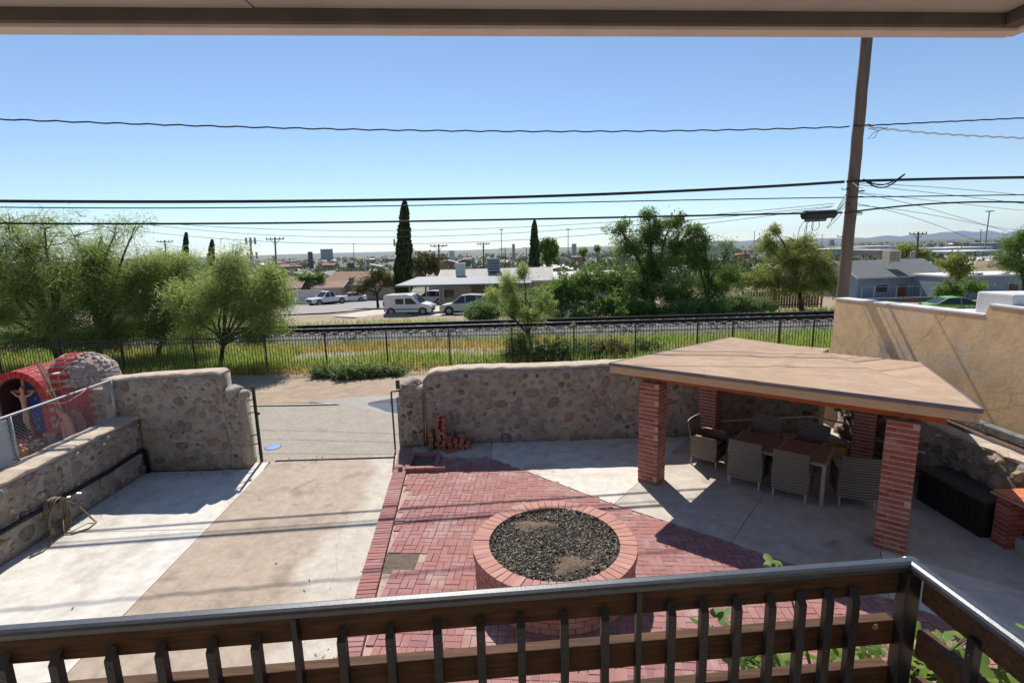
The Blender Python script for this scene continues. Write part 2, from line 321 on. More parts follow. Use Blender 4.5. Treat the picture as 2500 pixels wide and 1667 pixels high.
def weather(m, crack=.35, dark=.45, speck=9., cw=.012):
    N = m.node_tree.nodes; L = m.node_tree.links; b = N['Principled BSDF']; old = b.inputs['Base Color'].links[0].from_socket
    g = N.new('ShaderNodeNewGeometry'); ns = N.new('ShaderNodeTexNoise'); ns.inputs['Scale'].default_value = 1.6; ns.inputs['Detail'].default_value = 6; L.new(g.outputs['Position'], ns.inputs['Vector'])
    va = N.new('ShaderNodeVectorMath'); va.operation = 'MULTIPLY_ADD'; va.inputs[1].default_value = (.55, .55, .55); L.new(ns.outputs['Color'], va.inputs[0]); L.new(g.outputs['Position'], va.inputs[2])
    vo_ = N.new('ShaderNodeTexVoronoi'); vo_.feature = 'DISTANCE_TO_EDGE'; vo_.inputs['Scale'].default_value = crack; L.new(va.outputs[0], vo_.inputs['Vector'])
    m1 = N.new('ShaderNodeMapRange'); m1.inputs['From Min'].default_value = 0; m1.inputs['From Max'].default_value = cw * crack; m1.inputs['To Min'].default_value = dark; m1.inputs['To Max'].default_value = 1; L.new(vo_.outputs['Distance'], m1.inputs['Value'])
    n2 = N.new('ShaderNodeTexNoise'); n2.inputs['Scale'].default_value = speck; n2.inputs['Detail'].default_value = 9; n2.inputs['Roughness'].default_value = .75; L.new(g.outputs['Position'], n2.inputs['Vector'])
    m2 = N.new('ShaderNodeMapRange'); m2.inputs['From Min'].default_value = .3; m2.inputs['From Max'].default_value = .62; m2.inputs['To Min'].default_value = .72; m2.inputs['To Max'].default_value = 1.06; L.new(n2.outputs['Fac'], m2.inputs['Value'])
    n3 = N.new('ShaderNodeTexNoise'); n3.inputs['Scale'].default_value = 1.4; n3.inputs['Detail'].default_value = 3; n3.inputs['Distortion'].default_value = .6; L.new(g.outputs['Position'], n3.inputs['Vector'])
    m3 = N.new('ShaderNodeMapRange'); m3.inputs['From Min'].default_value = .66; m3.inputs['From Max'].default_value = .72; m3.inputs['To Min'].default_value = 1; m3.inputs['To Max'].default_value = .8; L.new(n3.outputs['Fac'], m3.inputs['Value'])
    mq = N.new('ShaderNodeMath'); mq.operation = 'MULTIPLY'; L.new(m2.outputs[0], mq.inputs[0]); L.new(m3.outputs[0], mq.inputs[1])
    mu = N.new('ShaderNodeMath'); mu.operation = 'MULTIPLY'; L.new(m1.outputs[0], mu.inputs[0]); L.new(mq.outputs[0], mu.inputs[1])
    sc_ = N.new('ShaderNodeVectorMath'); sc_.operation = 'SCALE'; L.new(old, sc_.inputs[0]); L.new(mu.outputs[0], sc_.inputs['Scale']); L.new(sc_.outputs[0], b.inputs['Base Color'])
weather(K['conc_white'], .3, .75, 3.); weather(K['conc_patio'], .3, .78, 4.); weather(K['conc_patio2'], .3, .7, 4.); weather(K['stucco'], .4, .7, 2.5, .016); weather(K['asphalt'], .25, .6, 14.); weather(K['roll'], .01, 1., 2.); weather(K['coping'], .8, .75, 7.); weather(K['wallmortar'], 1.2, .75, 8.)

# ------------------------------------------------------------------ terrain and streets
def sheet(name, poly, z, m, th=.004):
    return structure(MB().prism(poly, z - th, z).build(name, m))
def terrain():
    ys = np.concatenate([np.linspace(-6, 34, 41), np.geomspace(35, 16000, 46)])
    us = np.linspace(-1.9, 1.9, 61)
    V = []; F = []
    for y in ys:
        sp = max(y, 24) + 8
        for u in us:
            x = u * sp; V.append((x, y, float(terr(x, y)) + (0 if y < 30 else .05 * math.sin(x * .3 + y * .2))))
    n = len(us)
    for i in range(len(ys) - 1):
        for j in range(n - 1): F.append((i * n + j, i * n + j + 1, (i + 1) * n + j + 1, (i + 1) * n + j))
    mb = MB(); mb.v = V; mb.f = F
    m = mat('ground_soil', (.31, .235, .155), (.24, .18, .115), scale=1.2, bump=.02, bscale=9, c3=(.16, .15, .075), s3=.25)
    N = m.node_tree.nodes; L = m.node_tree.links
    b = N['Principled BSDF']; old = b.inputs['Base Color'].links[0].from_socket
    g = N.new('ShaderNodeNewGeometry'); sx = N.new('ShaderNodeSeparateXYZ'); L.new(g.outputs['Position'], sx.inputs[0])
    r = N.new('ShaderNodeMapRange'); r.inputs['From Min'].default_value = 60; r.inputs['From Max'].default_value = 140; L.new(sx.outputs['Y'], r.inputs['Value'])
    n2 = N.new('ShaderNodeTexNoise'); n2.inputs['Scale'].default_value = .03; n2.inputs['Detail'].default_value = 8; L.new(g.outputs['Position'], n2.inputs['Vector'])
    cr = N.new('ShaderNodeValToRGB'); e = cr.color_ramp; e.elements.new(.5)
    for i, (p, c) in enumerate(((.40, (.06, .075, .04, 1)), (.54, (.11, .10, .07, 1)), (.68, (.24, .2, .15, 1)))): e.elements[i].position = p; e.elements[i].color = c
    L.new(n2.outputs['Fac'], cr.inputs[0])
    x = N.new('ShaderNodeMix'); x.data_type = 'RGBA'; L.new(r.outputs[0], x.inputs['Factor']); L.new(old, x.inputs['A']); L.new(cr.outputs[0], x.inputs['B']); L.new(x.outputs['Result'], b.inputs['Base Color'])
    structure(mb.build('ground', m, smooth=True))
terrain()
def lerp(a, b, t): return a + (b - a) * t
def kl(y): return -2.55 + (10.53 - y) * .094       # driveway side of the brick kerb
def kr(y): return kl(y) + .265
def sl_(y): return -5.24 + (10.0 - y) * .061       # joint between the two driveway slabs
sheet('driveway_pale_slab', [(-7.75, 7.765), (sl_(7.765), 7.765), (sl_(10.08), 10.08), (-7.75, 10.08)], 0, K['conc_white'], .1)
sheet('driveway_pale_slab_near', [(-7.75, 1.0), (sl_(1.0), 1.0), (sl_(7.75), 7.75), (-7.75, 7.75)], 0, K['conc_white'], .1)
# the tan slab, with the pale worn strip along its kerb side
mt = K['conc_tan']; N = mt.node_tree.nodes; L = mt.node_tree.links; b = N['Principled BSDF']
old = b.inputs['Base Color'].links[0].from_socket
g = N.new('ShaderNodeNewGeometry'); sx = N.new('ShaderNodeSeparateXYZ'); L.new(g.outputs['Position'], sx.inputs[0])
n1 = N.new('ShaderNodeTexNoise'); n1.inputs['Scale'].default_value = .55; n1.inputs['Detail'].default_value = 7; L.new(g.outputs['Position'], n1.inputs['Vector'])
a1 = N.new('ShaderNodeMath'); a1.operation = 'MULTIPLY_ADD'; a1.inputs[1].default_value = 2.6; L.new(n1.outputs['Fac'], a1.inputs[0]); L.new(sx.outputs['X'], a1.inputs[2])
a2 = N.new('ShaderNodeMath'); a2.operation = 'MULTIPLY_ADD'; a2.inputs[1].default_value = .094; L.new(sx.outputs['Y'], a2.inputs[0]); L.new(a1.outputs[0], a2.inputs[2])
mr = N.new('ShaderNodeMapRange'); mr.inputs['From Min'].default_value = -1.02; mr.inputs['From Max'].default_value = -.72; L.new(a2.outputs[0], mr.inputs['Value'])
mx = N.new('ShaderNodeMix'); mx.data_type = 'RGBA'; L.new(mr.outputs[0], mx.inputs['Factor']); L.new(old, mx.inputs['A']); mx.inputs['B'].default_value = (.53, .475, .40, 1); L.new(mx.outputs['Result'], b.inputs['Base Color'])
weather(K['conc_tan'], .28, .78, 5.)
sheet('driveway_tan_slab', [(sl_(1.0) + .012, 1.0), (kl(1.0), 1.0), (kl(10.46), 10.46), (-5.3, 10.46), (sl_(10.0) + .012, 9.9)], 0, K['conc_tan'], .1)
sheet('driveway_apron', [(-5.62, 10.475), (-2.5, 10.49), (-2.55, 10.66), (-5.7, 10.66)], -.004, K['conc_tan'], .1)
sheet('driveway_apron_corner', [(-6.2, 10.095), (-5.27, 10.095), (-5.33, 10.46), (-5.7, 10.46)], -.004, K['conc_white'], .1)
ap = []
for i in range(40): ap.append((-34 + i * 2, 10.67 + .03 * math.sin(i * 2.1)))
for i in range(40): ap.append((44 - i * 2, 14.62 + .10 * math.sin(i * 1.7) - .004 * (44 - i * 2)))
sheet('alley', ap, -.02, K['asphalt'], .06)
sheet('alley_edge_strip', [(-34, 14.9), (-12, 14.74), (-8, 14.78), (-5.4, 14.7), (-5.2, 14.78), (-8, 14.9), (-12, 14.9), (-34, 15.02)], -.014, K['conc_patio'], .06)
# patio concrete panels
sheet('patio_slab', [(-2.3, 10.52), (-.53, 10.37), (-.53, 11.5), (-2.6, 11.5)], 0, K['conc_patio'], .1)
sheet('patio_slab_pale', [(-.52, 10.36), (1.685, 8.215), (4.26, 11.5), (-.52, 11.5)], 0, K['conc_patio2'], .1)
sheet('patio_slab_middle', [(1.692, 8.207), (3.19, 6.98), (6.905, 11.5), (4.268, 11.5)], 0, K['conc_patio'], .1)
sheet('patio_slab_front', [(3.197, 6.973), (4.6, 5.67), (5.2, 6.68), (8.2, 4.23), (8.2, 8.3), (7.703, 11.5), (6.912, 11.5)], 0, K['conc_patio'], .1)
sheet('patio_slab_side', [(4.606, 5.664), (5.11, 5.19), (8.2, 2.2), (8.2, 4.22), (5.203, 6.666)], 0, K['conc_patio2'], .1)

# ------------------------------------------------------------------ brick paving
PAVE = [(kr(10.4), 10.44), (-.55, 10.36), (1.69, 8.19), (3.19, 6.96), (4.55, 5.7), (5.1, 5.18), (7.2, 3.15), (7.6, 1.2), (kr(1.2), 1.2)]
def inpoly(x, y, P):
    c = False; j = len(P) - 1
    for i in range(len(P)):
        if (P[i][1] > y) != (P[j][1] > y) and x < (P[j][0] - P[i][0]) * (y - P[i][1]) / (P[j][1] - P[i][1]) + P[i][0]: c = not c
        j = i
    return c
paving = structure(MB().prism(PAVE, -.07, -.014).build('brick_paving', K['grout']))
pm = MB().box((0, 0, 0), (.192, .092, .05)).mesh('paver', K['paver'], bevel=.004)
pits = [(-1.95, 6.48, -1.46, 6.92)]
cand = []
yaw = R(-4.2); ca, sa = math.cos(yaw), math.sin(yaw)
for i in range(-16, 50):
    for j in range(-6, 52):
        X0, Y0 = -2.6 + i * .2, 1.0 + j * .2
        for k in range(2):
            if (i + j) % 2: lx, ly, rr = X0 + .1, Y0 + .05 + k * .1, 0
            else: lx, ly, rr = X0 + .05 + k * .1, Y0 + .1, R(90)
            x = ca * (lx) - sa * (ly - 6); y = sa * lx + ca * (ly - 6) + 6
            if not inpoly(x, y, PAVE): continue
            if x < kr(y) + .12 and 1: 
                if x < kr(y) + .06: continue
            if any(a - .02 < x < c + .02 and b_ - .02 < y < d + .02 for a, b_, c, d in pits): continue
            if x < -1.5 and y > 9.66: continue
            if (x - .49) ** 2 + (y - 6.25) ** 2 < .9: continue
            cand.append((x, y, rr + yaw))
def vis(x, y):      # how large a paver shows from the balcony: near ones are large, but those under the railing are hidden
    p = Vector((x, y, 0)) - CAM; d = p.dot(FW); sx_ = 1250 + 1250 * p.dot(RT) / d; sy_ = 833.5 - 1250 * p.dot(UP) / d
    return d if (0 < sx_ < 2500 and 900 < sy_ < 1660) else 99 + d
cand.sort(key=lambda c: vis(c[0], c[1]))
rest = MB()
for i, (x, y, r) in enumerate(cand):
    zz = -.025 + random.uniform(-.003, .003); r += random.uniform(-.015, .015)
    if i < 300: place('paver', pm, TRS((x, y, zz), r, (1, 1, 1), random.uniform(-.01, .01), random.uniform(-.01, .01)), paving)
    else: rest.box((x, y, zz), (.191, .091, .05), r)
o = rest.build('paver_field', K['paver_mass'], paving); o['kind'] = 'stuff'
MB().prism([(-1.97, 6.46), (-1.45, 6.46), (-1.45, 6.94), (-1.97, 6.94)], -.075, -.010).build('pit_soil', K['pitdirt'], paving)
# kerb of red bricks on edge
kerb = structure(MB().prism([(kl(1.2) + .01, 1.2), (kr(1.2) - .01, 1.2), (kr(11) - .01, 11), (kl(11) + .01, 11)], -.06, .03).build('brick_kerb', K['mortar']))
km = MB().box((0, 0, 0), (.258, .066, .07)).mesh('kerb_brick', K['brick'], bevel=.005)
km.materials[0] = K['paver']
y = 2.0
while y < 10.95:
    place('kerb_brick', km, TRS((kl(y) + .132 + random.uniform(-.004, .004), y, .012 + random.uniform(-.003, .003)), R(5.4) - R(2) + random.uniform(-.02, .02)), kerb); y += .0755
# small brick tree box by the gate
tb = thing('brick_tree_box', 'small square red brick tree pit at the end of the brick kerb by the gate', 'tree pit', (-1.9, 10.05, 0))
MB().box((-1.925, 10.23, .012), (.44, .42, .03)).build('soil', K['pitdirt'], tb)
bm_ = MB().box((0, 0, 0), (.2, .1, .1)).mesh('brick', K['paver'], bevel=.004)
for i in range(4):
    place('brick', bm_, TRS((-2.14 + i * .207, 9.79, .035), 0), tb)
for i in range(3):
    place('brick', bm_, TRS((-1.63, 9.95 + i * .207, .035), R(90)), tb); place('brick', bm_, TRS((-2.21, 9.95 + i * .207, .035), R(90)), tb)
    place('brick', bm_, TRS((-2.14 + i * .207, 10.52, .035), 0), tb)

# ------------------------------------------------------------------ round planter
PC = Vector((.49, 6.25, 0)); PR = 1.075
pl = thing('round_planter', 'round raised planter of red brick filled with dark bark mulch', 'planter', PC)
MB().lathe([(PR - .03, 0), (PR - .03, .47), (PR - .21, .47), (PR - .21, .1)], PC, 64, cap=False).build('mortar_core', K['mortar'], pl, smooth=False)
sb = MB().box((0, 0, 0), (.19, .08, .068)).mesh('brick', K['capbrick'], bevel=.004)
for c in range(6):
    n = 33
    for i in range(n):
        a = 2 * math.pi * (i + .5 * (c % 2)) / n
        if math.sin(a) > .35: continue
        place('brick', sb, TRS(PC + Vector(((PR - .055) * math.cos(a), (PR - .055) * math.sin(a), .04 + c * .077)), a + R(90)), pl)
cbm = MB(); wi, wo_ = .086, .1075
cbm.prism([(-.11, -wi / 2), (.11, -wo_ / 2), (.11, wo_ / 2), (-.11, wi / 2)], -.05, .05)
cbm = cbm.mesh('cap_brick', K['capbrick'], bevel=.007)
for i in range(60):
    a = 2 * math.pi * i / 60
    place('cap_brick', cbm, TRS(PC + Vector(((PR - .1) * math.cos(a), (PR - .1) * math.sin(a), .505 + random.uniform(-.004, .004))), a + random.uniform(-.012, .012), (1, 1, 1), random.uniform(-.03, .03), random.uniform(-.02, .02)), pl)
MB().lathe([(.975, .36), (.975, .47), (.5, .478), (.02, .485)], PC, 40).build('cap_bed', K['mortar'], pl)
V = []; F = []
for i in range(14):
    for j in range(48):
        r = (PR - .2) * i / 13; a = 2 * math.pi * j / 48
        x, y = r * math.cos(a), r * math.sin(a)
        V.append((PC.x + x, PC.y + y, .505 + .018 * math.sin(5 * x + 2) * math.cos(4 * y) + random.uniform(-.006, .006) + (.02 if i < 12 else -.012)))
for i in range(13):
    for j in range(48): F.append((i * 48 + j, i * 48 + (j + 1) % 48, (i + 1) * 48 + (j + 1) % 48, (i + 1) * 48 + j))
mb = MB(); mb.v = V; mb.f = F; mb.build('soil', K['soil'], pl, smooth=True)
psm = mat('bare_soil', (.17, .115, .075), (.09, .064, .045), scale=12, bump=.015, bscale=60)
for (cx_, cy_, rx, ry_, sd) in ((-.28, .42, .36, .17, 1), (.22, -.5, .32, .2, 2)):
    V = [(PC.x + cx_, PC.y + cy_, .545)]
    for k in range(28):
        a = 2 * math.pi * k / 28; q = 1 + .22 * math.sin(3 * a + sd) + .14 * math.sin(7 * a + sd * 2); V.append((PC.x + cx_ + rx * q * math.cos(a) * .6, PC.y + cy_ + ry_ * q * math.sin(a) * .6, .541))
    for k in range(28):
        a = 2 * math.pi * k / 28; q = 1 + .22 * math.sin(3 * a + sd) + .14 * math.sin(7 * a + sd * 2); V.append((PC.x + cx_ + rx * q * math.cos(a), PC.y + cy_ + ry_ * q * math.sin(a), .512))
    mb = MB(); mb.v = V; mb.f = [(0, k + 1, (k + 1) % 28 + 1) for k in range(28)] + [(k + 1, k + 29, (k + 1) % 28 + 29, (k + 1) % 28 + 1) for k in range(28)]; mb.build('bare_patch', psm, pl, smooth=True)
mb = MB()
def dens(x, y):
    d1 = math.hypot((x + .28) / 1.5, y - .42); d2 = math.hypot((x - .22) / 1.3, y + .52)
    return min(1, max(.55, min(d1, d2) * 3.4 - .25))
k = 0
while k < 5200:
    x, y = random.uniform(-.86, .86), random.uniform(-.86, .86)
    if x * x + y * y > .74 or random.random() > dens(x, y): continue
    k += 1; s = random.uniform(.008, .024)
    mt_ = Matrix.Rotation(random.uniform(0, 6.28), 3, 'Z') @ Matrix.Rotation(random.uniform(-.6, .6), 3, 'X') @ Matrix.Rotation(random.uniform(-.6, .6), 3, 'Y')
    mb.box((PC.x + x, PC.y + y, .527 + .018 * math.sin(5 * x + 2) * math.cos(4 * y) + random.uniform(0, .014)), (s * 1.6, s * .7, .006), 0, mt_)
o = mb.build('bark_mulch', K['chips'], pl); o['kind'] = 'stuff'

# ------------------------------------------------------------------ stone walls
def dome(seed, n=9):
    r = random.Random(seed); V = []; F = []
    rad = [r.uniform(.78, 1.12) for _ in range(n)]
    for k, (s, z) in enumerate(((1, -.6), (.94, .4), (.6, .85))):
        for i in range(n):
            a = 2 * math.pi * i / n; V.append((math.cos(a) * rad[i] * s, math.sin(a) * rad[i] * s, z + (r.uniform(-.12, .12) if k else 0)))
    V.append((0, 0, 1))
    for k in range(2):
        for i in range(n): F.append((k * n + i, k * n + (i + 1) % n, (k + 1) * n + (i + 1) % n, (k + 1) * n + i))
    for i in range(n): F.append((2 * n + i, 2 * n + (i + 1) % n, 3 * n))
    mb = MB(); mb.v = V; mb.f = F; return mb
SM = [dome(s, 8).mesh('stone', K['stone']) for s in range(9)]
SP = [dome(s + 40).mesh('pale_stone', K['paleston'], smooth=True) for s in range(5)]
def hnoise(x, y, s=0): return math.sin(x * 12.9 + y * 7.3 + s) * .5 + math.sin(x * 27.1 - y * 15.7 + s * 2) * .3 + math.sin(x * 5.1 + y * 31 + s) * .2
def stone_wall(name, label, A, B, th, prof, nst, smin=.05, smax=.12, ends=False, seed=1, depth=.03, rough=.014, cop=.05):
    A = Vector((A[0], A[1], 0)); B = Vector((B[0], B[1], 0)); d = B - A; Lg = d.length; t = d / Lg; nrm = Vector((t.y, -t.x, 0))   # face looks to the right of A->B
    wl = thing(name, label, 'stone wall', (A + B) / 2)
    def ht(u): return float(np.interp(u, [p[0] for p in prof], [p[1] for p in prof]))
    nu = max(8, int(Lg / .16)); nz = 9; V = []; F = []
    us = sorted(set([i / nu for i in range(nu + 1)] + [p[0] for p in prof]))
    for u in us:
        h = ht(u) - cop
        for k in range(nz + 1):
            q = A + t * (u * Lg) + Vector((0, 0, h * k / nz)); V.append(q + nrm * rough * hnoise(u * Lg, h * k / nz, seed))
        for k in range(nz + 1):
            q = A + t * (u * Lg) - nrm * th + Vector((0, 0, h * (nz - k) / nz)); V.append(q - nrm * rough * hnoise(u * Lg, k, seed + 3))
    n2 = 2 * nz + 2
    for i in range(len(us) - 1):
        for k in range(n2): F.append((i * n2 + k, (i + 1) * n2 + k, (i + 1) * n2 + (k + 1) % n2, i * n2 + (k + 1) % n2))
    F += [tuple(range(n2)), tuple(len(us) * n2 - 1 - q for q in range(n2))]
    mb = MB(); mb.v = [tuple(v) for v in V]; mb.f = F; mb.build('wall_body', K['wallmortar'], wl, smooth=True)
    # coping
    V = []; F = []
    for i, u in enumerate(us):
        h = ht(u); j = .02 * hnoise(u * Lg, 3, seed + 5); o1 = .014 + .02 * hnoise(u * Lg * 1.7, 1, seed)
        for (a, z) in ((o1, h - cop - .012), (o1 + .004, h - .018 + j), (-.02, h + j), (-th + .02, h + j * .6), (-th - .014, h - .02), (-th - .014, h - cop)):
            V.append(A + t * (u * Lg) + nrm * a + Vector((0, 0, z)))
    for i in range(len(us) - 1):
        for k in range(6): F.append((i * 6 + k, (i + 1) * 6 + k, (i + 1) * 6 + (k + 1) % 6, i * 6 + (k + 1) % 6))
    F += [tuple(range(6)), tuple(len(us) * 6 - 1 - q for q in range(6))]
    mb = MB(); mb.v = [tuple(v) for v in V]; mb.f = F; mb.build('coping', K['coping'], wl)
    rr = random.Random(seed); got = []; tries = 0
    while len(got) < nst and tries < 9000:
        tries += 1; u = rr.uniform(.01, .99) * Lg; h = ht(u / Lg) - cop - .03; v = rr.uniform(.04, max(.06, h))
        s = (smin * .7 + (smax * 1.15 - smin * .7) * rr.random() ** 1.9) * (1.12 if v < .5 else 1)
        if v + s * .8 > h + .02 or u < s or u > Lg - s: continue
        if any((u - a) ** 2 + (v - b) ** 2 < (s + c) ** 2 * .92 for a, b, c in got): continue
        got.append((u, v, s))
        p = A + t * u + Vector((0, 0, v)) + nrm * (rough * hnoise(u, v, seed) + depth * .12)
        M = Matrix(((t.x, 0, nrm.x, p.x), (t.y, 0, nrm.y, p.y), (0, 1, 0, p.z), (0, 0, 0, 1))) @ Matrix.Rotation(rr.uniform(0, 6.28), 4, 'Z') @ Matrix.Diagonal((s * rr.uniform(.95, 1.25), s * rr.uniform(.62, .95), depth * rr.uniform(.7, 1.3), 1))
        place('stone', rr.choice(SM), M, wl)
    return wl
# walls: left of driveway, back left, back right, right side
stone_wall('stone_wall', 'low stone retaining wall beside the pale driveway slab below the chain link fence', (-7.48, 2.4), (-7.70, 10.1), .5, [(0, 1.19), (.6, 1.2), (1, 1.24)], 260, .055, .14, seed=3, depth=.036, rough=.02)
stone_wall('stone_wall', 'tall stone wall behind the driveway, between the shrine and the gate opening', (-8.35, 10.12), (-5.93, 10.12), .36, [(0, 2.0), (.3, 2.06), (.97, 2.12), (1, 2.06)], 110, .05, .13, seed=5, depth=.036, rough=.014)
stub1 = stone_wall('stone_wall', 'broken low stub of stone wall carrying the hinge post of the gate', (-5.93, 10.1), (-5.6, 10.12), .44, [(0, 1.58), (.3, 1.62), (.62, 1.6), (1, 1.5)], 22, .05, .1, seed=8, rough=.03, cop=.02)
stub2 = stone_wall('stone_wall', 'stubby broken stone gatepost with a pointed top beside the stacked bricks', (-2.62, 11.05), (-2.06, 11.1), .5, [(0, 1.2), (.3, 1.25), (.7, 1.25), (1, 1.22)], 30, .06, .115, seed=12, rough=.03, cop=.02)
def boulder(c, r, seed, parent):
    rr = random.Random(seed); bm = bmesh.new(); bmesh.ops.create_icosphere(bm, subdivisions=3, radius=1)
    for v in bm.verts:
        k = 1 + .22 * hnoise(v.co.x * .16, v.co.y * .13 + v.co.z * .1, seed) + .05 * hnoise(v.co.x, v.co.y, seed + v.co.z * 5) ; v.co = Vector((v.co.x * r[0] * k, v.co.y * r[1] * k, v.co.z * r[2] * k * (1.25 if v.co.z > .5 else 1))) + Vector(c)
    me = bpy.data.meshes.new('cap_stone'); bm.to_mesh(me); bm.free(); me.materials.append(K['wallmortar'])
    o = bpy.data.objects.new('cap_stone', me); COL.objects.link(o); adopt(o, parent)
boulder((-5.78, 10.3, 1.62), (.17, .24, .13), 3, stub1); boulder((-5.62, 10.3, 1.55), (.1, .2, .09), 6, stub1)
boulder((-2.32, 11.33, 1.3), (.28, .27, .22), 4, stub2); boulder((-2.12, 11.35, 1.26), (.14, .24, .14), 9, stub2)
stone_wall('stone_wall', 'long stone back wall of the patio behind the brick pavilion', (-2.04, 11.2), (7.2, 11.35), .42, [(0, 1.55), (.015, 1.7), (.03, 1.73), (.1, 1.79), (.3, 1.77), (.5, 1.8), (.6, 1.7), (.7, 1.6), (1, 1.5)], 300, .06, .165, seed=21, depth=.036, rough=.014)
stone_wall('stone_wall', 'rough stone retaining wall behind the black deck box below the tan building', (7.45, 11.3), (7.45, 2.5), .24, [(0, 1.5), (.2, 1.25), (.3, 1.12), (1, 1.16)], 150, .06, .17, seed=33, depth=.1, rough=.06)

# ------------------------------------------------------------------ gate remains
g = thing('gate_post', 'slim black steel gate post hinged on the stub wall at the driveway', 'gate post', (-5.5, 10.5, 0))
MB().bar((-5.5, 10.5, 0), (-5.5, 10.5, 1.66), .05, .05).build('post', K['black'], g)
MB().tube([(-5.5, 10.5, 1.66), (-5.5, 10.5, 1.69)], .028, 8).build('cap', K['black'], g)
for z in (.42, .62, 1.12, 1.4): MB().bar((-5.5, 10.5, z), (-5.63, 10.4, z), .02, .02).build('hinge', K['black'], g)
MB().box((-5.46, 10.5, 1.08), (.07, .05, .05)).build('latch', K['black'], g)
g = thing('gate_post', 'thin black steel gate frame upright beside the stubby stone gatepost', 'gate post', (-2.68, 10.95, 0))
MB().bar((-2.7, 10.95, 0), (-2.7, 10.95, 1.36), .032, .032).build('post', K['black'], g)
MB().bar((-2.7, 10.95, 1.36), (-2.52, 11.0, 1.36), .03, .03).build('arm', K['black'], g)
MB().box((-2.56, 11.02, 1.5), (.08, .06, .2)).build('latch_box', K['black'], g)
tr = MB().bar((-5.2, 10.485, .012), (-2.62, 10.52, .012), .03, .02).build('gate_track', K['black']); tag(tr, 'thin dark steel gate track across the end of the tan driveway slab', 'gate track')
mc = thing('manhole_cover', 'round blue utility cover in the alley near the gate post', 'manhole cover', (-5.65, 11.36, -.02))
MB().lathe([(.17, -.03), (.17, -.012), (.13, -.01)], (-5.65, 11.36, 0), 24).build('lid', mat('blue_lid', (.16, .3, .55), (.1, .2, .42), rough=.5, scale=20), mc)
MB().lathe([(.19, -.03), (.19, -.016), (.172, -.016), (.172, -.03)], (-5.65, 11.36, 0), 24, cap=False).build('rim', K['black'], mc)
# puddle
wm = bpy.data.materials.new('puddle_water'); wm.use_nodes = True; b = wm.node_tree.nodes['Principled BSDF']; b.inputs['Base Color'].default_value = (.12, .105, .09, 1); b.inputs['Roughness'].default_value = .03; b.inputs['IOR'].default_value = 1.33; b.inputs['Specular IOR Level'].default_value = 1.0
pp = [(-4.3, 14.5), (-4.0, 14.25), (-3.6, 13.85), (-3.0, 13.5), (-2.0, 13.2), (-1.2, 13.4), (-1.0, 14.4), (-1.5, 15.2), (-2.6, 15.35), (-3.5, 15.2), (-4.0, 15.0), (-4.35, 14.75)]
pud = MB().prism(pp, -.024, -.0165).build('puddle_water', wm); structure(pud)
wet = mat('wet_mud', (.12, .09, .065), (.08, .062, .046), rough=.5, scale=5, bump=.012, bscale=20, spec=.6)
pp2 = [(-6.2, 15.0), (-5.3, 14.7), (-4.7, 14.35), (-4.2, 14.05), (-3.6, 13.65), (-3.0, 13.35), (-2.0, 13.0), (-.8, 13.3), (-.6, 14.5), (-1.2, 15.4), (-2.6, 15.6), (-3.6, 15.5), (-4.5, 15.4), (-5.6, 15.3)]
structure(MB().prism(pp2, -.05, -.0185).build('wet_mud', wet))

# brick heap
hb = MB().box((0, 0, 0), (.2, .095, .06)).mesh('brick', K['heapbrick'], bevel=.004)
heap = [(-1.78, 10.98, 9, .95), (-1.9, 10.96, 6, .6), (-1.62, 10.95, 12, 1), (-1.55, 11.02, 9, .8), (-1.4, 10.98, 4, 1), (-1.22, 10.97, 5, .9), (-1.1, 10.98, 3, 1)]
def loose(x, y, z, r):
    o = place('loose_brick', hb, TRS((x, y, z), r)); tag(o, 'loose red brick in the heap stacked against the stone wall by the gate', 'brick', 'loose bricks heaped by the gate')
for (x, y, n, f) in ((-1.86, 10.93, 7, 0), (-1.70, 10.93, 13, 1), (-1.57, 10.93, 12, 0), (-1.45, 10.93, 5, 1), (-1.30, 10.93, 4, 0), (-1.18, 10.93, 6, 1), (-1.05, 10.93, 3, 0)):
    for k in range(n):
        loose(x + random.uniform(-.02, .02), y + random.uniform(-.05, .04), .033 + k * .0635, R(90) + random.uniform(-.2, .2) if (k + f) % 3 else random.uniform(-.1, .1) + R(80))
loose(-1.42, 10.72, .033, .4)

# ------------------------------------------------------------------ pavilion
FLp, FRp, BLp, BRp = Vector((2.575, 9.10, 0)), Vector((5.41, 6.775, 0)), Vector((4.33, 10.85, 0)), Vector((7.02, 9.75, 0))
pv = thing('pavilion', 'brick pillared pavilion with a flat tan roll roof over the dining set', 'pavilion', (4.7, 9, 0))
ang = R(-38.8); PW = .36; HT = 1.93
def pillar(c, single, HT=1.93):
    core = MB().box((c.x, c.y, HT / 2), (PW + .006, PW + .006, HT), ang).build('pillar', K['mortar'], pv)
    nc = 24; ch = HT / nc; mass = MB()
    bme = pillar.me
    rz = Matrix.Rotation(ang, 3, 'Z')
    for k in range(nc):
        for s in range(4):
            rot = Matrix.Rotation(s * math.pi / 2, 3, 'Z'); off = 1 if (k % 2) else -1
            # courses alternate which sides run through the corners
            for (cx, ln) in (((off * -.0655, .238), (off * .1245, .126)) if (k + s) % 2 == 0 else ((0, .215),)):
                if single and s == 1 and 0: continue
                p = rot @ Vector((cx, -PW / 2 + .03, 0))
                q = rz @ p + Vector((c.x, c.y, ch * (k + .5)))
                if single:
                    jx = random.uniform(-.003, .003)
                    place('brick', bme, TRS(q + Vector((jx, jx, 0)), ang + s * math.pi / 2, (ln, .076, ch - .021)), core)
                else: mass.box(q, (ln, .076, ch - .021), ang + s * math.pi / 2)
    if not single:
        o = mass.build('brickwork', K['brick_mass'], core); o['kind'] = 'stuff'
    MB().box((c.x, c.y, HT + .06), (.07, .012, .14), ang).build('bracket', K['galv'], pv)
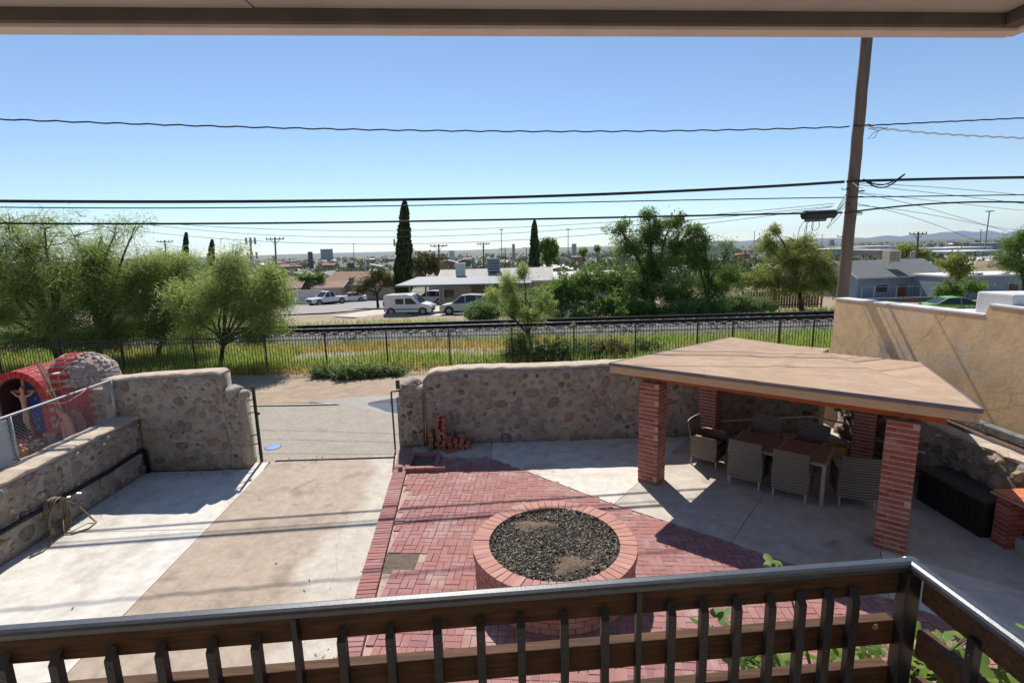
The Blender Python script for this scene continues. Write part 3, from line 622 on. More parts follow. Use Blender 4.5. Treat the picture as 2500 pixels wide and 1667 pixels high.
pillar.me = MB().box((0, 0, 0), (1, 1, 1)).mesh('brick', K['brick'])
pillar(FLp, True); pillar(FRp, True); pillar(BLp, False, 1.72); pillar(BRp, False, 1.70)
# roof: two sheets folded along the seam
LF, NN, RF = Vector((1.77, 9.06, 2.31)), Vector((3.66, 7.56, 2.31)), Vector((5.73, 6.0, 2.31))
BL, FF, BE, CF, CN = at(1785, 823, 13.0), at(1964, 847, 12.0), at(2026, 849, 11.9), at(2026, 862, 11.6), at(2245, 884, 9.45)
def roofsheet(name, pts, m, th, dz=0):
    mb = MB(); n = len(pts)
    mb.add([p + Vector((0, 0, dz)) for p in pts] + [p + Vector((0, 0, dz - th)) for p in pts], [tuple(range(n)), tuple(range(2 * n - 1, n - 1, -1))] + [((i + 1) % n, i, n + i, n + (i + 1) % n) for i in range(n)])
    return mb.build(name, m, pv)
def scl(p, c=Vector((4.6, 9.2, 2.2)), f=.985): return c + (p - c) * f
rs1 = roofsheet('roof_sheet', [LF, NN, FF, BL], K['roll'], .02)
rs2 = roofsheet('roof_sheet', [NN + Vector((0, 0, .006)), RF + Vector((0, 0, .004)), CN, CF, BE, FF + Vector((0, 0, .006))], K['roll'], .02)
o = roofsheet('ceiling', [scl(LF), scl(NN), scl(FF), scl(BL)], K['ceil'], .02, -.03); o = roofsheet('ceiling', [scl(NN), scl(RF), scl(CN), scl(CF), scl(BE), scl(FF)], K['ceil'], .02, -.034)
sv = [NN, lerp(NN, FF, .3) + Vector((.03, 0, .004)), lerp(NN, FF, .62) + Vector((-.03, 0, .004)), FF]
mb = MB(); sdv = Vector((.79, -.61, 0))
for p in sv: mb.v += [tuple(p - sdv * .15 + Vector((0, 0, .001))), tuple(p - sdv * .03 + Vector((0, 0, .014))), tuple(p + sdv * .05 + Vector((0, 0, .013))), tuple(p + sdv * .17 + Vector((0, 0, .003)))]
mb.f = [(4 * i + k, 4 * i + k + 1, 4 * i + k + 5, 4 * i + k + 4) for i in range(3) for k in range(3)]; mb.build('seam', K['roll'], rs1, smooth=True)
rim = [BL, LF, RF, CN]
for a, b2 in ((LF, RF), (BL, LF), (RF, CN)):
    d = (b2 - a).normalized(); nrm = Vector((d.y, -d.x, 0)).normalized()
    MB().bar(a + nrm * .012 - d * .01 - Vector((0, 0, .022)), b2 + nrm * .012 + d * .01 - Vector((0, 0, .022)), .02, .058).build('drip_edge', K['gutter'], pv)
    MB().bar(a - nrm * .02 - Vector((0, 0, .115)), b2 - nrm * .02 - Vector((0, 0, .115)), .035, .13).build('fascia', K['fascia'], pv)
def bm2(a, b2, nm='beam', w_=.09, h_=.17): MB().bar(a, b2, w_, h_).build(nm, K['beam'], pv)
up = Vector((0, 0, 2.04))
df = (FRp - FLp).normalized(); dl = (BLp - FLp).normalized(); dr = (BRp - FRp).normalized(); db = (BRp - BLp).normalized()
bm2(FLp - df * .35 + up, FRp + df * .45 + up); bm2(BLp - db * .3 + up - Vector((0, 0, .22)), BRp + db * .1 + up - Vector((0, 0, .24)), 'beam', .09, .14)
for k in range(7):
    t_ = (k + .3) / 6.6; a = lerp(LF, RF, t_) - Vector((0, 0, .13)); b2 = lerp(BL, CN, t_) - Vector((0, 0, .13)); bm2(lerp(a, b2, .02) - Vector((0, 0, .02)), lerp(a, b2, .74) - Vector((0, 0, .08)), 'rafter', .045, .10)

# ------------------------------------------------------------------ dining set
TA = R(-40)
tdir = Vector((math.cos(TA), math.sin(TA), 0)); tnor = Vector((-math.sin(TA), math.cos(TA), 0))
TC = Vector((4.86, 8.83, 0))
tb_ = thing('dining_table', 'brown slatted patio dining table with grey metal legs under the pavilion', 'table', TC, TA, local=True)
for s in (-1, 1):
    for k in range(7):
        MB().box((s * .385, -.39 + k * .13, .725), (.73, .124, .025)).build('slat', K['tabletop'], tb_, bevel=.003)
MB().box((0, 0, .715), (.035, .92, .04)).build('centre_bar', K['tabmetal'], tb_)
for s in (-1, 1):
    MB().box((s * .77, 0, .705), (.035, .92, .05)).build('apron', K['tabmetal'], tb_); MB().box((0, s * .462, .705), (1.57, .02, .05)).build('apron', K['tabmetal'], tb_)
    for q in (-1, 1): MB().bar((s * .755, q * .44, 0), (s * .755, q * .44, .69), .055, .055).build('leg', K['tabmetal'], tb_)
def chair(label):
    t = thing('wicker_chair', label, 'chair', local=True, group='wicker chairs round the patio table')
    W2 = .275
    # backrest: curved wicker panel, faces +y
    V = []; F = []
    for i in range(9):
        x = -W2 + 2 * W2 * i / 8; cv = .03 * (1 - (x / W2) ** 2)
        for (y, z) in ((-.255 - cv, .16), (-.26 - cv, .42), (-.30 - cv, .66), (-.345 - cv, .90), (-.315 - cv, .905), (-.27 - cv, .67), (-.23 - cv, .42), (-.23 - cv, .16)): V.append((x, y, z))
    for i in range(8):
        for k in range(8): F.append((i * 8 + k, i * 8 + (k + 1) % 8, (i + 1) * 8 + (k + 1) % 8, (i + 1) * 8 + k))
    F += [tuple(range(7, -1, -1)), tuple(64 + q for q in range(8))]
    mb = MB(); mb.v = V; mb.f = F; mb.build('backrest', K['wicker'], t)
    for s in (-1, 1):
        o = MB().side([(-.24, .17), (.25, .17), (.27, .40), (.26, .60), (-.27, .62), (-.26, .4)], 0, .035).build('side_panel', K['wicker'], t)
        o.matrix_basis = Matrix(((0, 1, 0, s * W2 - .0175), (1, 0, 0, 0), (0, 0, 1, 0), (0, 0, 0, 1)))
        MB().box((s * (W2 - .005), .03, .632), (.055, .44, .022)).build('armrest', K['armwood'], t, bevel=.006)
        MB().bar((s * .25, .25, 0), (s * .25, .25, .18), .028, .028).build('leg', K['tabmetal'], t); MB().bar((s * .25, -.25, 0), (s * .25, -.24, .18), .028, .028).build('leg', K['tabmetal'], t)
    MB().box((0, .01, .30), (.5, .5, .24)).build('seat', K['wicker'], t)
    MB().box((0, .01, .44), (.49, .5, .07)).build('cushion', K['cushion'], t, bevel=.02)
    return t
lab = ['grey wicker chair on the near side of the table, closer to the left brick pillar', 'grey wicker chair on the near side of the table, closer to the right brick pillar',
       'grey wicker chair at the left table end with purple seat cloth', 'grey wicker chair standing askew at the right end of the table',
       'dark wicker chair on the far side of the table, next to the rear left pillar', 'dark wicker chair on the far side of the table, next to the rear right pillar']
ch0 = chair(lab[0])
spots = [(Vector((4.32, 8.90, 0)), TA + R(0)), (Vector((4.86, 8.40, 0)), TA + R(2)), (Vector((3.92, 9.80, 0)), TA - R(92)), (Vector((5.75, 8.12, 0)), TA + R(20)), (Vector((4.95, 9.72, 0)), TA + R(176)), (Vector((5.58, 9.25, 0)), TA + R(168))]
for i, (p, a) in enumerate(spots):
    c = ch0 if i == 0 else copy_tree(ch0)
    c['label'] = lab[i]; c.location = p; c.rotation_euler = (0, 0, a)
    if i == 2: MB().box((.05, .08, .482), (.3, .32, .015)).build('seat_cloth', K['purple'], c, bevel=.005)

# ------------------------------------------------------------------ right hand side: deck box, bar, mulch bed, tan building
dx = thing('deck_box', 'long black resin deck box against the stone retaining wall', 'storage box', (7.08, 7.5, 0))
MB().box((7.08, 7.52, .27), (.46, 1.22, .54)).build('body', K['boxblack'], dx, bevel=.012)
for k in range(12): MB().box((6.845, 6.97 + k * .1, .27), (.012, .075, .44)).build('panel', K['boxblack'], dx)
ld = MB().box((7.07, 7.52, .56), (.50, 1.26, .035)).build('lid', K['boxlid'], dx, bevel=.01)
for k in range(13): MB().box((7.07, 6.97 + k * .092, .581), (.44, .074, .01)).build('slat', K['boxlid'], ld)
cb = thing('outdoor_bar', 'red brick outdoor bar with an orange tiled top beside the deck box', 'counter', (7.2, 6.4, 0))
core = MB().box((7.05, 6.73, .37), (.22, .2, .74)).build('pillar', K['mortar'], cb)
for k in range(10):
    for s in range(2):
        place('brick', pillar.me, TRS((7.05 + (-.057 if s == 0 else .057) , 6.73 - .005, .036 + k * .0745), 0, (.118 if (k + s) % 2 else .112, .225, .062)), core)
MB().prism([(6.86, 6.87), (7.35, 6.87), (7.6, 5.4), (7.0, 5.4)], .74, .765).build('top_board', K['mortar'], cb)
for i in range(5):
    for j in range(2):
        y0 = 6.86 - i * .29
        MB().box((7.02 + j * .29 + i * .035, y0 - .145, .785), (.28, .28, .035)).build('tile', K['terracotta'], cb, bevel=.004)
MB().box((7.35, 6.2, .37), (.1, 1.3, .74)).build('back_wall', K['brick_mass'], cb)
MB().box((7.1, 5.5, .37), (.3, .2, .74)).build('end_pillar', K['brick_mass'], cb)
o = MB().box((7.2, 6.5, .1), (.3, .2, .2)).build('concrete_block', K['cinder'], bevel=.008); tag(o, 'grey concrete block on the slab under the outdoor bar', 'concrete block')
lb = MB().box((6.85, 9.98, .10), (.62, .28, .2), R(-25)).build('low_block', mat('tan_block', (.46, .26, .11), (.4, .22, .09), rough=.8, scale=6), bevel=.01); tag(lb, 'low tan masonry ledge at the foot of the rear right pillar', 'ledge')
o = MB().box((6.9, 9.9, .215), (.16, .16, .03), R(-25)).build('junction_box', K['pvc']); MB().box((6.9, 9.9, .232), (.09, .09, .008), R(-25)).build('opening', K['black'], o); tag(o, 'small white square box lying on the tan ledge under the pavilion', 'junction box')
pp_ = thing('pvc_pipe', 'white pipe running round the patio corner along the stone walls', 'pipe', (6.9, 11, 0))
a = at(1758, 1028, 11.1); b2 = at(1981, 1016, 11.1); MB().tube([a - Vector((.6, 0, .02)), a, b2], .02, 8).build('pipe', K['pvc'], pp_)
MB().tube([b2, Vector((7.28, 10.7, b2.z - .05)), at(2108, 1088, 9.75) + Vector((.35, .4, .0)), Vector((7.3, 8.6, .62))], .022, 8).build('pipe', K['pvc'], pp_)
bed = structure(MB().prism([(7.6, 12.2), (7.6, 2.0), (8.4, 2.0), (8.4, 12.2)], 0, 1.08).build('mulch_bed', K['mulch']))
o = MB().bar((7.70, 11.4, 1.11), (7.70, 2.4, 1.11), .02, .12).build('bed_edging', K['gutter']); tag(o, 'grey metal edging strip along the mulch bed above the retaining wall', 'edging')
o = MB().bar((8.08, 10.2, 1.15), (8.1, 2.4, 1.2), .16, .15).build('landscape_timber', K['timber'], bevel=.02); tag(o, 'weathered grey landscape timber at the foot of the tan building', 'timber')
WX = 8.2
def on_x(px, py, X): d = ray(px, py); return CAM + d * (X / d.x)
c0 = on_x(2040, 727, WX); dip = on_x(2412, 768, WX); st = on_x(2424, 743, WX)
tbd = thing('tan_building', 'tan stucco building with a white stepped parapet beside the patio', 'building', (WX + 3, 8, 0))
yb = 1.5
prof = [(c0.y, 0), (c0.y, c0.z - .03), (dip.y + .06, dip.z - .03), (dip.y, st.z - .03), (yb, st.z - .06), (yb, 0)]
th = .3
mb = MB()
n = len(prof)
mb.add([(WX, y, z) for y, z in prof] + [(WX + th, y, z) for y, z in prof], [tuple(range(n)), tuple(range(2 * n - 1, n - 1, -1))] + [((i + 1) % n, i, n + i, n + (i + 1) % n) for i in range(n)])
mb.build('wall', K['stucco'], tbd)
MB().prism([(WX + th, c0.y), (WX + 9, c0.y - .5), (WX + 9, yb), (WX + th, yb)], 0, dip.z - .45).build('roof_deck', K['white'], tbd)
MB().prism([(WX + th, c0.y), (WX + 9, c0.y), (WX + 9, c0.y - .3), (WX + th, c0.y - .3)], 0, [dip.z - .5] * 4).build('rear_wall', K['stucco'], tbd)
cp = MB()
for (y0, z0), (y1, z1) in zip(prof[1:4], prof[2:5]):
    if abs(y0 - y1) < .2: continue
    cp.add([(WX - .012, y0, z0), (WX + th + .02, y0, z0), (WX + th + .02, y1, z1), (WX - .012, y1, z1), (WX - .012, y0, z0 + .03), (WX + th + .02, y0, z0 + .035), (WX + th + .02, y1, z1 + .035), (WX - .012, y1, z1 + .03)], [(0, 1, 2, 3), (7, 6, 5, 4), (0, 4, 5, 1), (1, 5, 6, 2), (2, 6, 7, 3), (3, 7, 4, 0)])
cp.build('coping', K['white'], tbd)
pq = on_x(2386, 711, WX + .12)
MB().prism([(WX + .12, pq.y), (WX + 4, pq.y + .25), (WX + 4, pq.y - .3), (WX + .12, dip.y - .3)], dip.z - .5, [pq.z, pq.z - .08, pq.z - .08, pq.z]).build('parapet_return', K['white'], tbd, bevel=.03)
# hidden support of the ground behind the boundary walls
structure(MB().prism([(-14, 2), (-8.25, 2), (-8.3, 9.7), (-8.4, 13), (-14, 13)], -.2, .35).build('neighbour_yard', K['dirt']))

# ------------------------------------------------------------------ balcony: railing, floor, eave of the house
def ry(x): return 1.515 + .074 * x          # line of the front railing
bal = thing('balcony_railing', 'balcony railing with black balusters on brown boards under a glossy black handrail', 'railing', (0, 1.5, 2.3))
XL, XC = -2.6, 1.375
def railprof(a, b_, nm):
    a = Vector(a); b_ = Vector(b_); d = (b_ - a).normalized(); s = Vector((d.y, -d.x, 0))
    pr = [(-.021, -.014), (.021, -.014), (.024, -.009), (.024, .004), (.020, .012), (.010, .017), (-.010, .017), (-.020, .012), (-.024, .004), (-.024, -.009)]
    V = [e + s * p + Vector((0, 0, q)) for e in (a, b_) for p, q in pr]; n = len(pr)
    mb = MB().add(V, [tuple(range(n)), tuple(range(2 * n - 1, n - 1, -1))] + [((i + 1) % n, i, n + i, n + (i + 1) % n) for i in range(n)])
    return mb.build(nm, K['rail'], bal)
railprof((XL, ry(XL), 3.28), (XC + .02, ry(XC + .02), 3.28), 'handrail'); railprof((XC, ry(XC) + .02, 3.2795), (XC + .12, -.8, 3.2795), 'handrail')
for (z, nm) in ((3.205, 'board'), (3.003, 'board'), (2.815, 'board'), (2.62, 'board')):
    h = .09 if z > 3.1 else .098
    MB().bar((XL, ry(XL) + .03, z), (XC - .03, ry(XC - .03) + .03, z), .04, h).build(nm, K['wood'], bal, bevel=.003)
    MB().bar((XC + .035, ry(XC) - .04, z), (XC + .13, -.8, z), .04, h).build(nm, K['wood'], bal, bevel=.003)
bx = [-1.9, -1.745] + [-1.594, -1.444, -1.281, -1.132, -.978, -.842, -.72, -.575, -.422, -.27, -.129, .004, .149, .286, .403, .515, .628, .745, .865, .973, 1.072, 1.166]
bx = [x * (1 + .0035 * 0) for x in bx]
for i, x in enumerate(bx):
    y = ry(x) - .014; full = i in (8, 16)
    if full: o = MB().bar((x, y + .01, 2.45), (x, y + .01, 3.262), .018, .028).build('baluster', K['black'], bal)
    else:
        o = MB().add([(x - .0135, y - .0135, 2.45), (x + .0135, y - .0135, 2.45), (x + .0135, y + .0135, 2.45), (x - .0135, y + .0135, 2.45), (x - .0135, y - .0135, 3.172), (x + .0135, y - .0135, 3.172), (x + .0135, y + .0135, 3.205), (x - .0135, y + .0135, 3.205)],
                   [(0, 3, 2, 1), (4, 5, 6, 7), (0, 1, 5, 4), (1, 2, 6, 5), (2, 3, 7, 6), (3, 0, 4, 7)]).build('baluster', K['black'], bal)
        for z in (3.14, 3.075, 2.985):
            MB().tube([(x, y - .0125, z), (x, y - .0155, z)], [.0048, .0036], 8).build('screw', K['rail'], o)
for y in (1.37, 1.2, 1.03, .86, .69, .5, .3):
    x = XC + .035 + (1.6 - y) * .05 - .03
    o = MB().bar((x, y, 2.45), (x, y, 3.19 if int(y * 100) != 120 else 3.262), .027, .027).build('baluster', K['black'], bal)
    MB().tube([(x - .0125, y, 3.13), (x - .0155, y, 3.13)], [.0048, .0036], 8).build('screw', K['rail'], o)
o = MB().bar((XC - .006, ry(XC) - .008, 2.3), (XC - .006, ry(XC) - .008, 3.262), .05, .05).build('corner_post', K['black'], bal, bevel=.004)
MB().tube([(1.272, ry(1.27) + .004, 3.035), (1.272, ry(1.27) + .009, 3.035)], .011, 12).build('knot', K['woodtop'], bal)
structure(MB().prism([(XL - 2, ry(XL - 2) + .02), (XC + .06, ry(XC) + .04), (XC + .2, -2), (XL - 2, -2)], 2.2, 2.33).build('balcony_floor', K['conc_patio']))
ev = thing('roof_eave', 'painted roof eave of the house hanging over the balcony', 'eave', (0, 1.9, 5.15))
def ey(x): return 2.0 + .074 * x
EX = 1.93
def strip(name, y0, y1, z0, z1, m, x0=-4.5, x1=EX):
    mb = MB().prism([(x0, ey(x0) + y0), (x1, ey(x1) + y0), (x1, ey(x1) + y1), (x0, ey(x0) + y1)], z0, z1); return mb.build(name, m, ev)
strip('trim_board', -.062, 0, 5.147, 5.33, K['drip'])
strip('fascia', -.085, -.0635, 5.158, 5.33, K['fasciashade'], -4.5, EX - .086)
strip('soffit', -4.0, -.086, 5.197, 5.26, K['soffit'], -4.5, -.82); strip('soffit', -4.0, -.086, 5.199, 5.262, K['soffit'], -.815, EX - .09)
MB().prism([(EX - .085, ey(EX) - .064), (EX - .016, ey(EX) - .064), (EX + .22, -2), (EX + .155, -2)], 5.158, 5.33).build('fascia', K['fasciashade'], ev)
MB().prism([(EX - .018, ey(EX) + .0), (EX + .03, ey(EX) + .0), (EX + .28, -2), (EX + .225, -2)], 5.15, 5.33).build('trim_board', K['drip'], ev)
MB().prism([(-4.5, ey(-4.5)), (EX + .05, ey(EX)), (EX + .3, -2), (-4.5, -2)], 5.335, 5.37).build('roof_deck', K['r_grey'], ev)
hw = thing('house_wall', 'rear wall of the house behind the balcony', 'house', (0, -2.2, 0))
MB().box((-2, -2.6, 2.6), (14, .3, 5.4)).build('wall', K['w_cream'], hw)

# ------------------------------------------------------------------ left side: pipe, hose, chain link, shrine
o = MB().tube([(-7.42, 2.5, .5), (-7.49, 5, .51), (-7.55, 7.2, .52), (-7.60, 9.0, .5), (-7.63, 9.95, .55), (-7.63, 10.03, .5), (-7.63, 10.04, .02)], .038, 8).build('drain_pipe', K['hoseblack'], smooth=True)
tag(o, 'black pipe along the low stone wall bent down at the corner', 'pipe')
hs = thing('garden_hose', 'coiled brown garden hose hanging on the low stone wall', 'hose', (-7.5, 7.8, 0))
for k in range(5):
    pts = []
    for q in range(29):
        a = 2 * math.pi * q / 28 + k; rr_ = .22 + .022 * k + .015 * math.sin(3 * a + k)
        pts.append((-7.52 + .018 * k + .03 * math.cos(a + k), 7.74 + rr_ * math.cos(a) * .72, .40 - .03 * k + rr_ * math.sin(a) * 1.05))
    MB().tube(pts, .0145, 6, cap=False).build('loop', K['hose'], hs, smooth=True)
MB().tube([(-7.5, 7.85, .55), (-7.42, 8.05, .35), (-7.3, 8.12, .08), (-7.15, 8.05, .015), (-7.12, 7.85, .012), (-7.25, 7.7, .012), (-7.42, 7.72, .04), (-7.46, 7.8, .3)], .0145, 6).build('tail', K['hose'], hs, smooth=True)
MB().tube([(-7.44, 7.55, .25), (-7.35, 7.4, .02), (-7.3, 7.2, .012), (-7.36, 7.05, .012)], .0145, 6).build('tail', K['hose'], hs, smooth=True)
MB().tube([(-7.55, 8.2, .47), (-7.5, 8.25, .44)], .022, 8).build('spray_nozzle', K['brass'], hs); MB().tube([(-7.55, 7.98, .50), (-7.52, 8.06, .48)], .018, 8).build('coupling', K['brass'], hs)
# chain link
cl = thing('chain_link_fence', 'galvanised chain link fence standing on the low stone wall before the shrine', 'fence', (-8.3, 7, 1.1))
fx = lambda y: -8.09 - .012 * (y - 8)
MB().tube([(fx(10.05), 10.05, .95), (fx(10.05), 10.05, 2.02)], .028, 10).build('post', K['galv'], cl, smooth=True); MB().tube([(fx(7.9), 7.9, .9), (fx(7.9), 7.9, 1.97)], .024, 10).build('post', K['galv'], cl, smooth=True)
MB().tube([(fx(3), 3, 1.93), (fx(10.05), 10.05, 2.0)], .021, 10).build('top_rail', K['galv'], cl, smooth=True)
mb = MB(); s = .062
y0, y1, z0, z1 = 7.0, 10.05, 1.24, 1.97
for k in range(-int((z1 - z0) / s) - 1, int((y1 - y0) / s) + 1):
    for sg in (1, -1):
        ya = y0 + k * s; pa = []
        for (zz, yy) in ((z0, ya if sg > 0 else ya + (z1 - z0)), (z1, ya + (z1 - z0) if sg > 0 else ya)): pa.append([yy, zz])
        # clip in y
        (ya_, za_), (yb_, zb_) = pa
        def cy(v):
            t = (v - ya_) / (yb_ - ya_); return za_ + t * (zb_ - za_)
        lo, hi = min(ya_, yb_), max(ya_, yb_)
        L0, H0 = max(lo, y0), min(hi, y1)
        if H0 - L0 < .03: continue
        mb.tube([(fx(L0) + sg * .003, L0, cy(L0)), (fx(H0) + sg * .003, H0, cy(H0))], .0024, 3, cap=False)
o = mb.build('wire_mesh', K['galv'], cl); o['kind'] = 'stuff'
ps = thing('metal_panel', 'pale sheet metal panel fixed to the chain link fence', 'panel', (-8.3, 7.6, 1.2))
MB().box((-8.12, 7.5, 1.56), (.015, .75, .72)).build('sheet', K['panelblue'], ps)
for k in range(6): MB().tube([(-8.105, 7.86, 1.25 + k * .12), (-8.09, 7.86, 1.25 + k * .12)], .014, 8).build('rivet', K['galv'], ps)
o = MB().tube([(-8.07, 8.6, 1.96), (-8.06, 8.9, 1.88), (-8.07, 9.25, 1.94), (-8.08, 9.4, 1.99)], .007, 5).build('drooping_cord', K['skinpink'], smooth=True); tag(o, 'thin pink cord drooping from the chain link top rail', 'cord')

sh = thing('shrine', 'red painted brick shrine with an arched niche and a cobbled dome', 'shrine', (-10.4, 11.4, .3))
# vault A : barrel along Y with red voussoirs, centre AX, front at AYF
AX, AYF, AZ, AR = -10.98, 11.0, 1.40, .48
def ring(r0, r1, y0_, y1_, zc, xc, n=18, a0=0, a1=math.pi):
    V = []; F = []
    for i in range(n + 1):
        a = a0 + (a1 - a0) * i / n
        for (r, y) in ((r0, y0_), (r1, y0_), (r1, y1_), (r0, y1_)): V.append((xc + r * math.cos(a), y, zc + r * math.sin(a)))
    for i in range(n):
        for k in range(4): F.append((i * 4 + k, (i + 1) * 4 + k, (i + 1) * 4 + (k + 1) % 4, i * 4 + (k + 1) % 4))
    F += [(3, 2, 1, 0), (n * 4, n * 4 + 1, n * 4 + 2, n * 4 + 3)]
    mb = MB(); mb.v = V; mb.f = F; return mb
va = ring(AR, AR + .15, AYF + .012, AYF + 1.15, AZ, AX).build('arch_vault', K['shrinejoint'], sh)
vo = MB().prism([(0, -.046), (.15, -.058), (.15, .058), (0, .046)], 0, .2).mesh('voussoir', K['shrinered'], bevel=.004)
for i in range(15):
    a = math.pi * (i + .5) / 15
    place('voussoir', vo, Matrix.Translation((AX, AYF + .19, AZ)) @ Matrix.Rotation(R(90), 4, 'X') @ Matrix.Rotation(a, 4, 'Z') @ Matrix.Translation((AR + .004, 0, 0)), va)
tb2 = MB().box((0, 0, 0), (.02, .21, .1)).mesh('brick', K['shrinered'], bevel=.003)
for j in range(4):
    for i in range(13):
        a = math.pi * (i + .5) / 13
        if a > 2.0: continue
        place('brick', tb2, Matrix.Translation((AX, AYF + .33 + j * .225, AZ)) @ Matrix.Rotation(-a, 4, 'Y') @ Matrix.Translation((AR + .152, 0, 0)), va)
jl = MB().box((AX + AR + .075, AYF + .58, .82), (.15, 1.13, 1.12)).build('jamb', K['shrinejoint'], sh); MB().box((AX - AR - .075, AYF + .58, .82), (.15, 1.13, 1.12)).build('jamb', K['shrinejoint'], sh)
wb = MB().box((0, 0, 0), (.145, .05, .085)).mesh('brick', K['shrinered'], bevel=.003)
for k in range(11): place('brick', wb, TRS((AX + AR + .076, AYF + .012, .34 + k * .096)), jl)
for k in range(11):
    for j in range(5): place('brick', tb2, TRS((AX + AR + .152, AYF + .14 + j * .225, .34 + k * .096), 0, (1, 1, .86)), jl)
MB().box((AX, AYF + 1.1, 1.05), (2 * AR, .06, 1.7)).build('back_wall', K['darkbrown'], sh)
ring(AR - .02, AR - .004, AYF + .03, AYF + 1.1, AZ, AX).build('shade_lining', K['darkbrown'], sh); MB().box((AX - AR + .012, AYF + .55, .85), (.02, 1.0, 1.1)).build('shade_lining', K['darkbrown'], sh); MB().box((AX + AR - .012, AYF + .55, .85), (.02, 1.0, 1.1)).build('shade_lining', K['darkbrown'], sh)  # dark sheets added inside the niche, painting the shade of its interior
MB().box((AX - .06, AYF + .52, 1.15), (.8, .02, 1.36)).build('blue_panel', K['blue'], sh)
MB().box((AX, AYF + .5, .42), (1.0, 1.1, .14)).build('floor_slab', K['shrinered'], sh)
# dome B : brick barrel along X then a quarter sphere of cobbles
BX0, BXM, BY, BZ, BR = -10.06, -9.72, 11.34, 1.70, .63
# vertical wall
wB = MB().box(((BX0 + BXM + .72) / 2, BY - BR + .06, .97), (BXM - BX0 + .75, .12, 1.36)).build('brick_wall', K['shrinejoint'], sh)
wbb = MB().box((0, 0, 0), (.21, .04, .082)).mesh('brick', K['shrinered'], bevel=.003)
for k in range(14):
    for i in range(6):
        x = BX0 + .12 + i * .222 + (.1 if k % 2 else 0)
        if x > BXM + .66: continue
        place('brick', wbb, TRS((x, BY - BR - .005, .36 + k * .096)), wB)
V = []; F = []; n1, n2 = 14, 12
for i in range(n1 + 1):
    a = math.pi * i / n1
    V.append((BX0, BY - BR * math.cos(a), BZ + BR * math.sin(a))); V.append((BXM, BY - BR * math.cos(a), BZ + BR * math.sin(a)))
for i in range(n1): F.append((2 * i, 2 * i + 1, 2 * i + 3, 2 * i + 2))
mb = MB(); mb.v = V; mb.f = F; vb = mb.build('barrel_vault', K['shrinejoint'], sh)
for i in range(9):
    a = R(6 + i * 15)
    for j in range(2):
        place('brick', wbb, Matrix.Translation((BX0 + .125 + j * .222 + (.06 if i % 2 else 0), BY, BZ)) @ Matrix.Rotation(-a, 4, 'X') @ Matrix.Translation((0, -BR - .002, 0)) @ Matrix.Diagonal((.9, .6, 1.2, 1)), vb)
V = []; F = []
for i in range(n1 + 1):
    a = math.pi * i / n1
    for j in range(n2 + 1):
        b_ = math.pi / 2 * j / n2; V.append((BXM + BR * 1.12 * math.sin(b_) * 1.0, BY - BR * math.cos(a) * math.cos(b_), BZ + BR * math.sin(a) * math.cos(b_)))
for i in range(n1):
    for j in range(n2): F.append((i * (n2 + 1) + j, i * (n2 + 1) + j + 1, (i + 1) * (n2 + 1) + j + 1, (i + 1) * (n2 + 1) + j))
mb = MB(); mb.v = V; mb.f = F; dm = mb.build('dome', K['shrinejoint'], sh, smooth=True)
for i in range(11):
    for j in range(11):
        a = R(4 + i * 13 + random.uniform(-3, 3)); b_ = R(5 + j * 8.2 + random.uniform(-3, 3))
        if math.cos(b_) < .16 or random.random() < .12 + (.6 if math.cos(b_) < .35 and i % 2 else 0): continue
        nn = Vector((math.sin(b_), -math.cos(a) * math.cos(b_), math.sin(a) * math.cos(b_)))
        p = Vector((BXM + BR * 1.12 * nn.x, BY + BR * nn.y, BZ + BR * nn.z))
        q = nn.to_track_quat('Z', 'X').to_matrix().to_4x4(); s = random.uniform(.045, .072)
        place('cobble', random.choice(SP), Matrix.Translation(p) @ q @ Matrix.Rotation(random.uniform(0, 6), 4, 'Z') @ Matrix.Diagonal((s * 1.15, s * .75, .035, 1)), dm)
sw = MB().box((BXM + .94, BY - BR + .15, .97), (.4, .3, 1.36)).build('side_wall', K['wallmortar'], sh)
for k in range(26):
    p = Vector((BXM + .92 + random.uniform(-.19, .19), BY - BR - .002, random.uniform(.4, 1.58))); s = random.uniform(.04, .07)
    place('cobble', random.choice(SM), Matrix.Translation(p) @ Matrix.Rotation(R(90), 4, 'X') @ Matrix.Diagonal((s * 1.2, s * .8, .03, 1)), sw)
MB().bar((BX0 + .42, BY - BR - .08, .6), (BX0 - .02, BY - BR - .08, 2.36), .03, .03).build('edge_rail', K['skinpink'], sh)
MB().bar((BX0 + .5, BY - BR - .09, .6), (BX0 + .08, BY - BR - .09, 2.3), .03, .03).build('edge_rail', K['coping'], sh)
MB().lathe([(.0, 0), (.07, .01), (.075, .03), (.0, .045)], (-9.72, 10.66, 2.02), 12).build('lamp', K['lampglass'], sh)
MB().tube([(-9.72, 10.67, 2.02), (-9.6, 10.66, .8)], .008, 5).build('lamp_cord', K['skinpink'], sh)
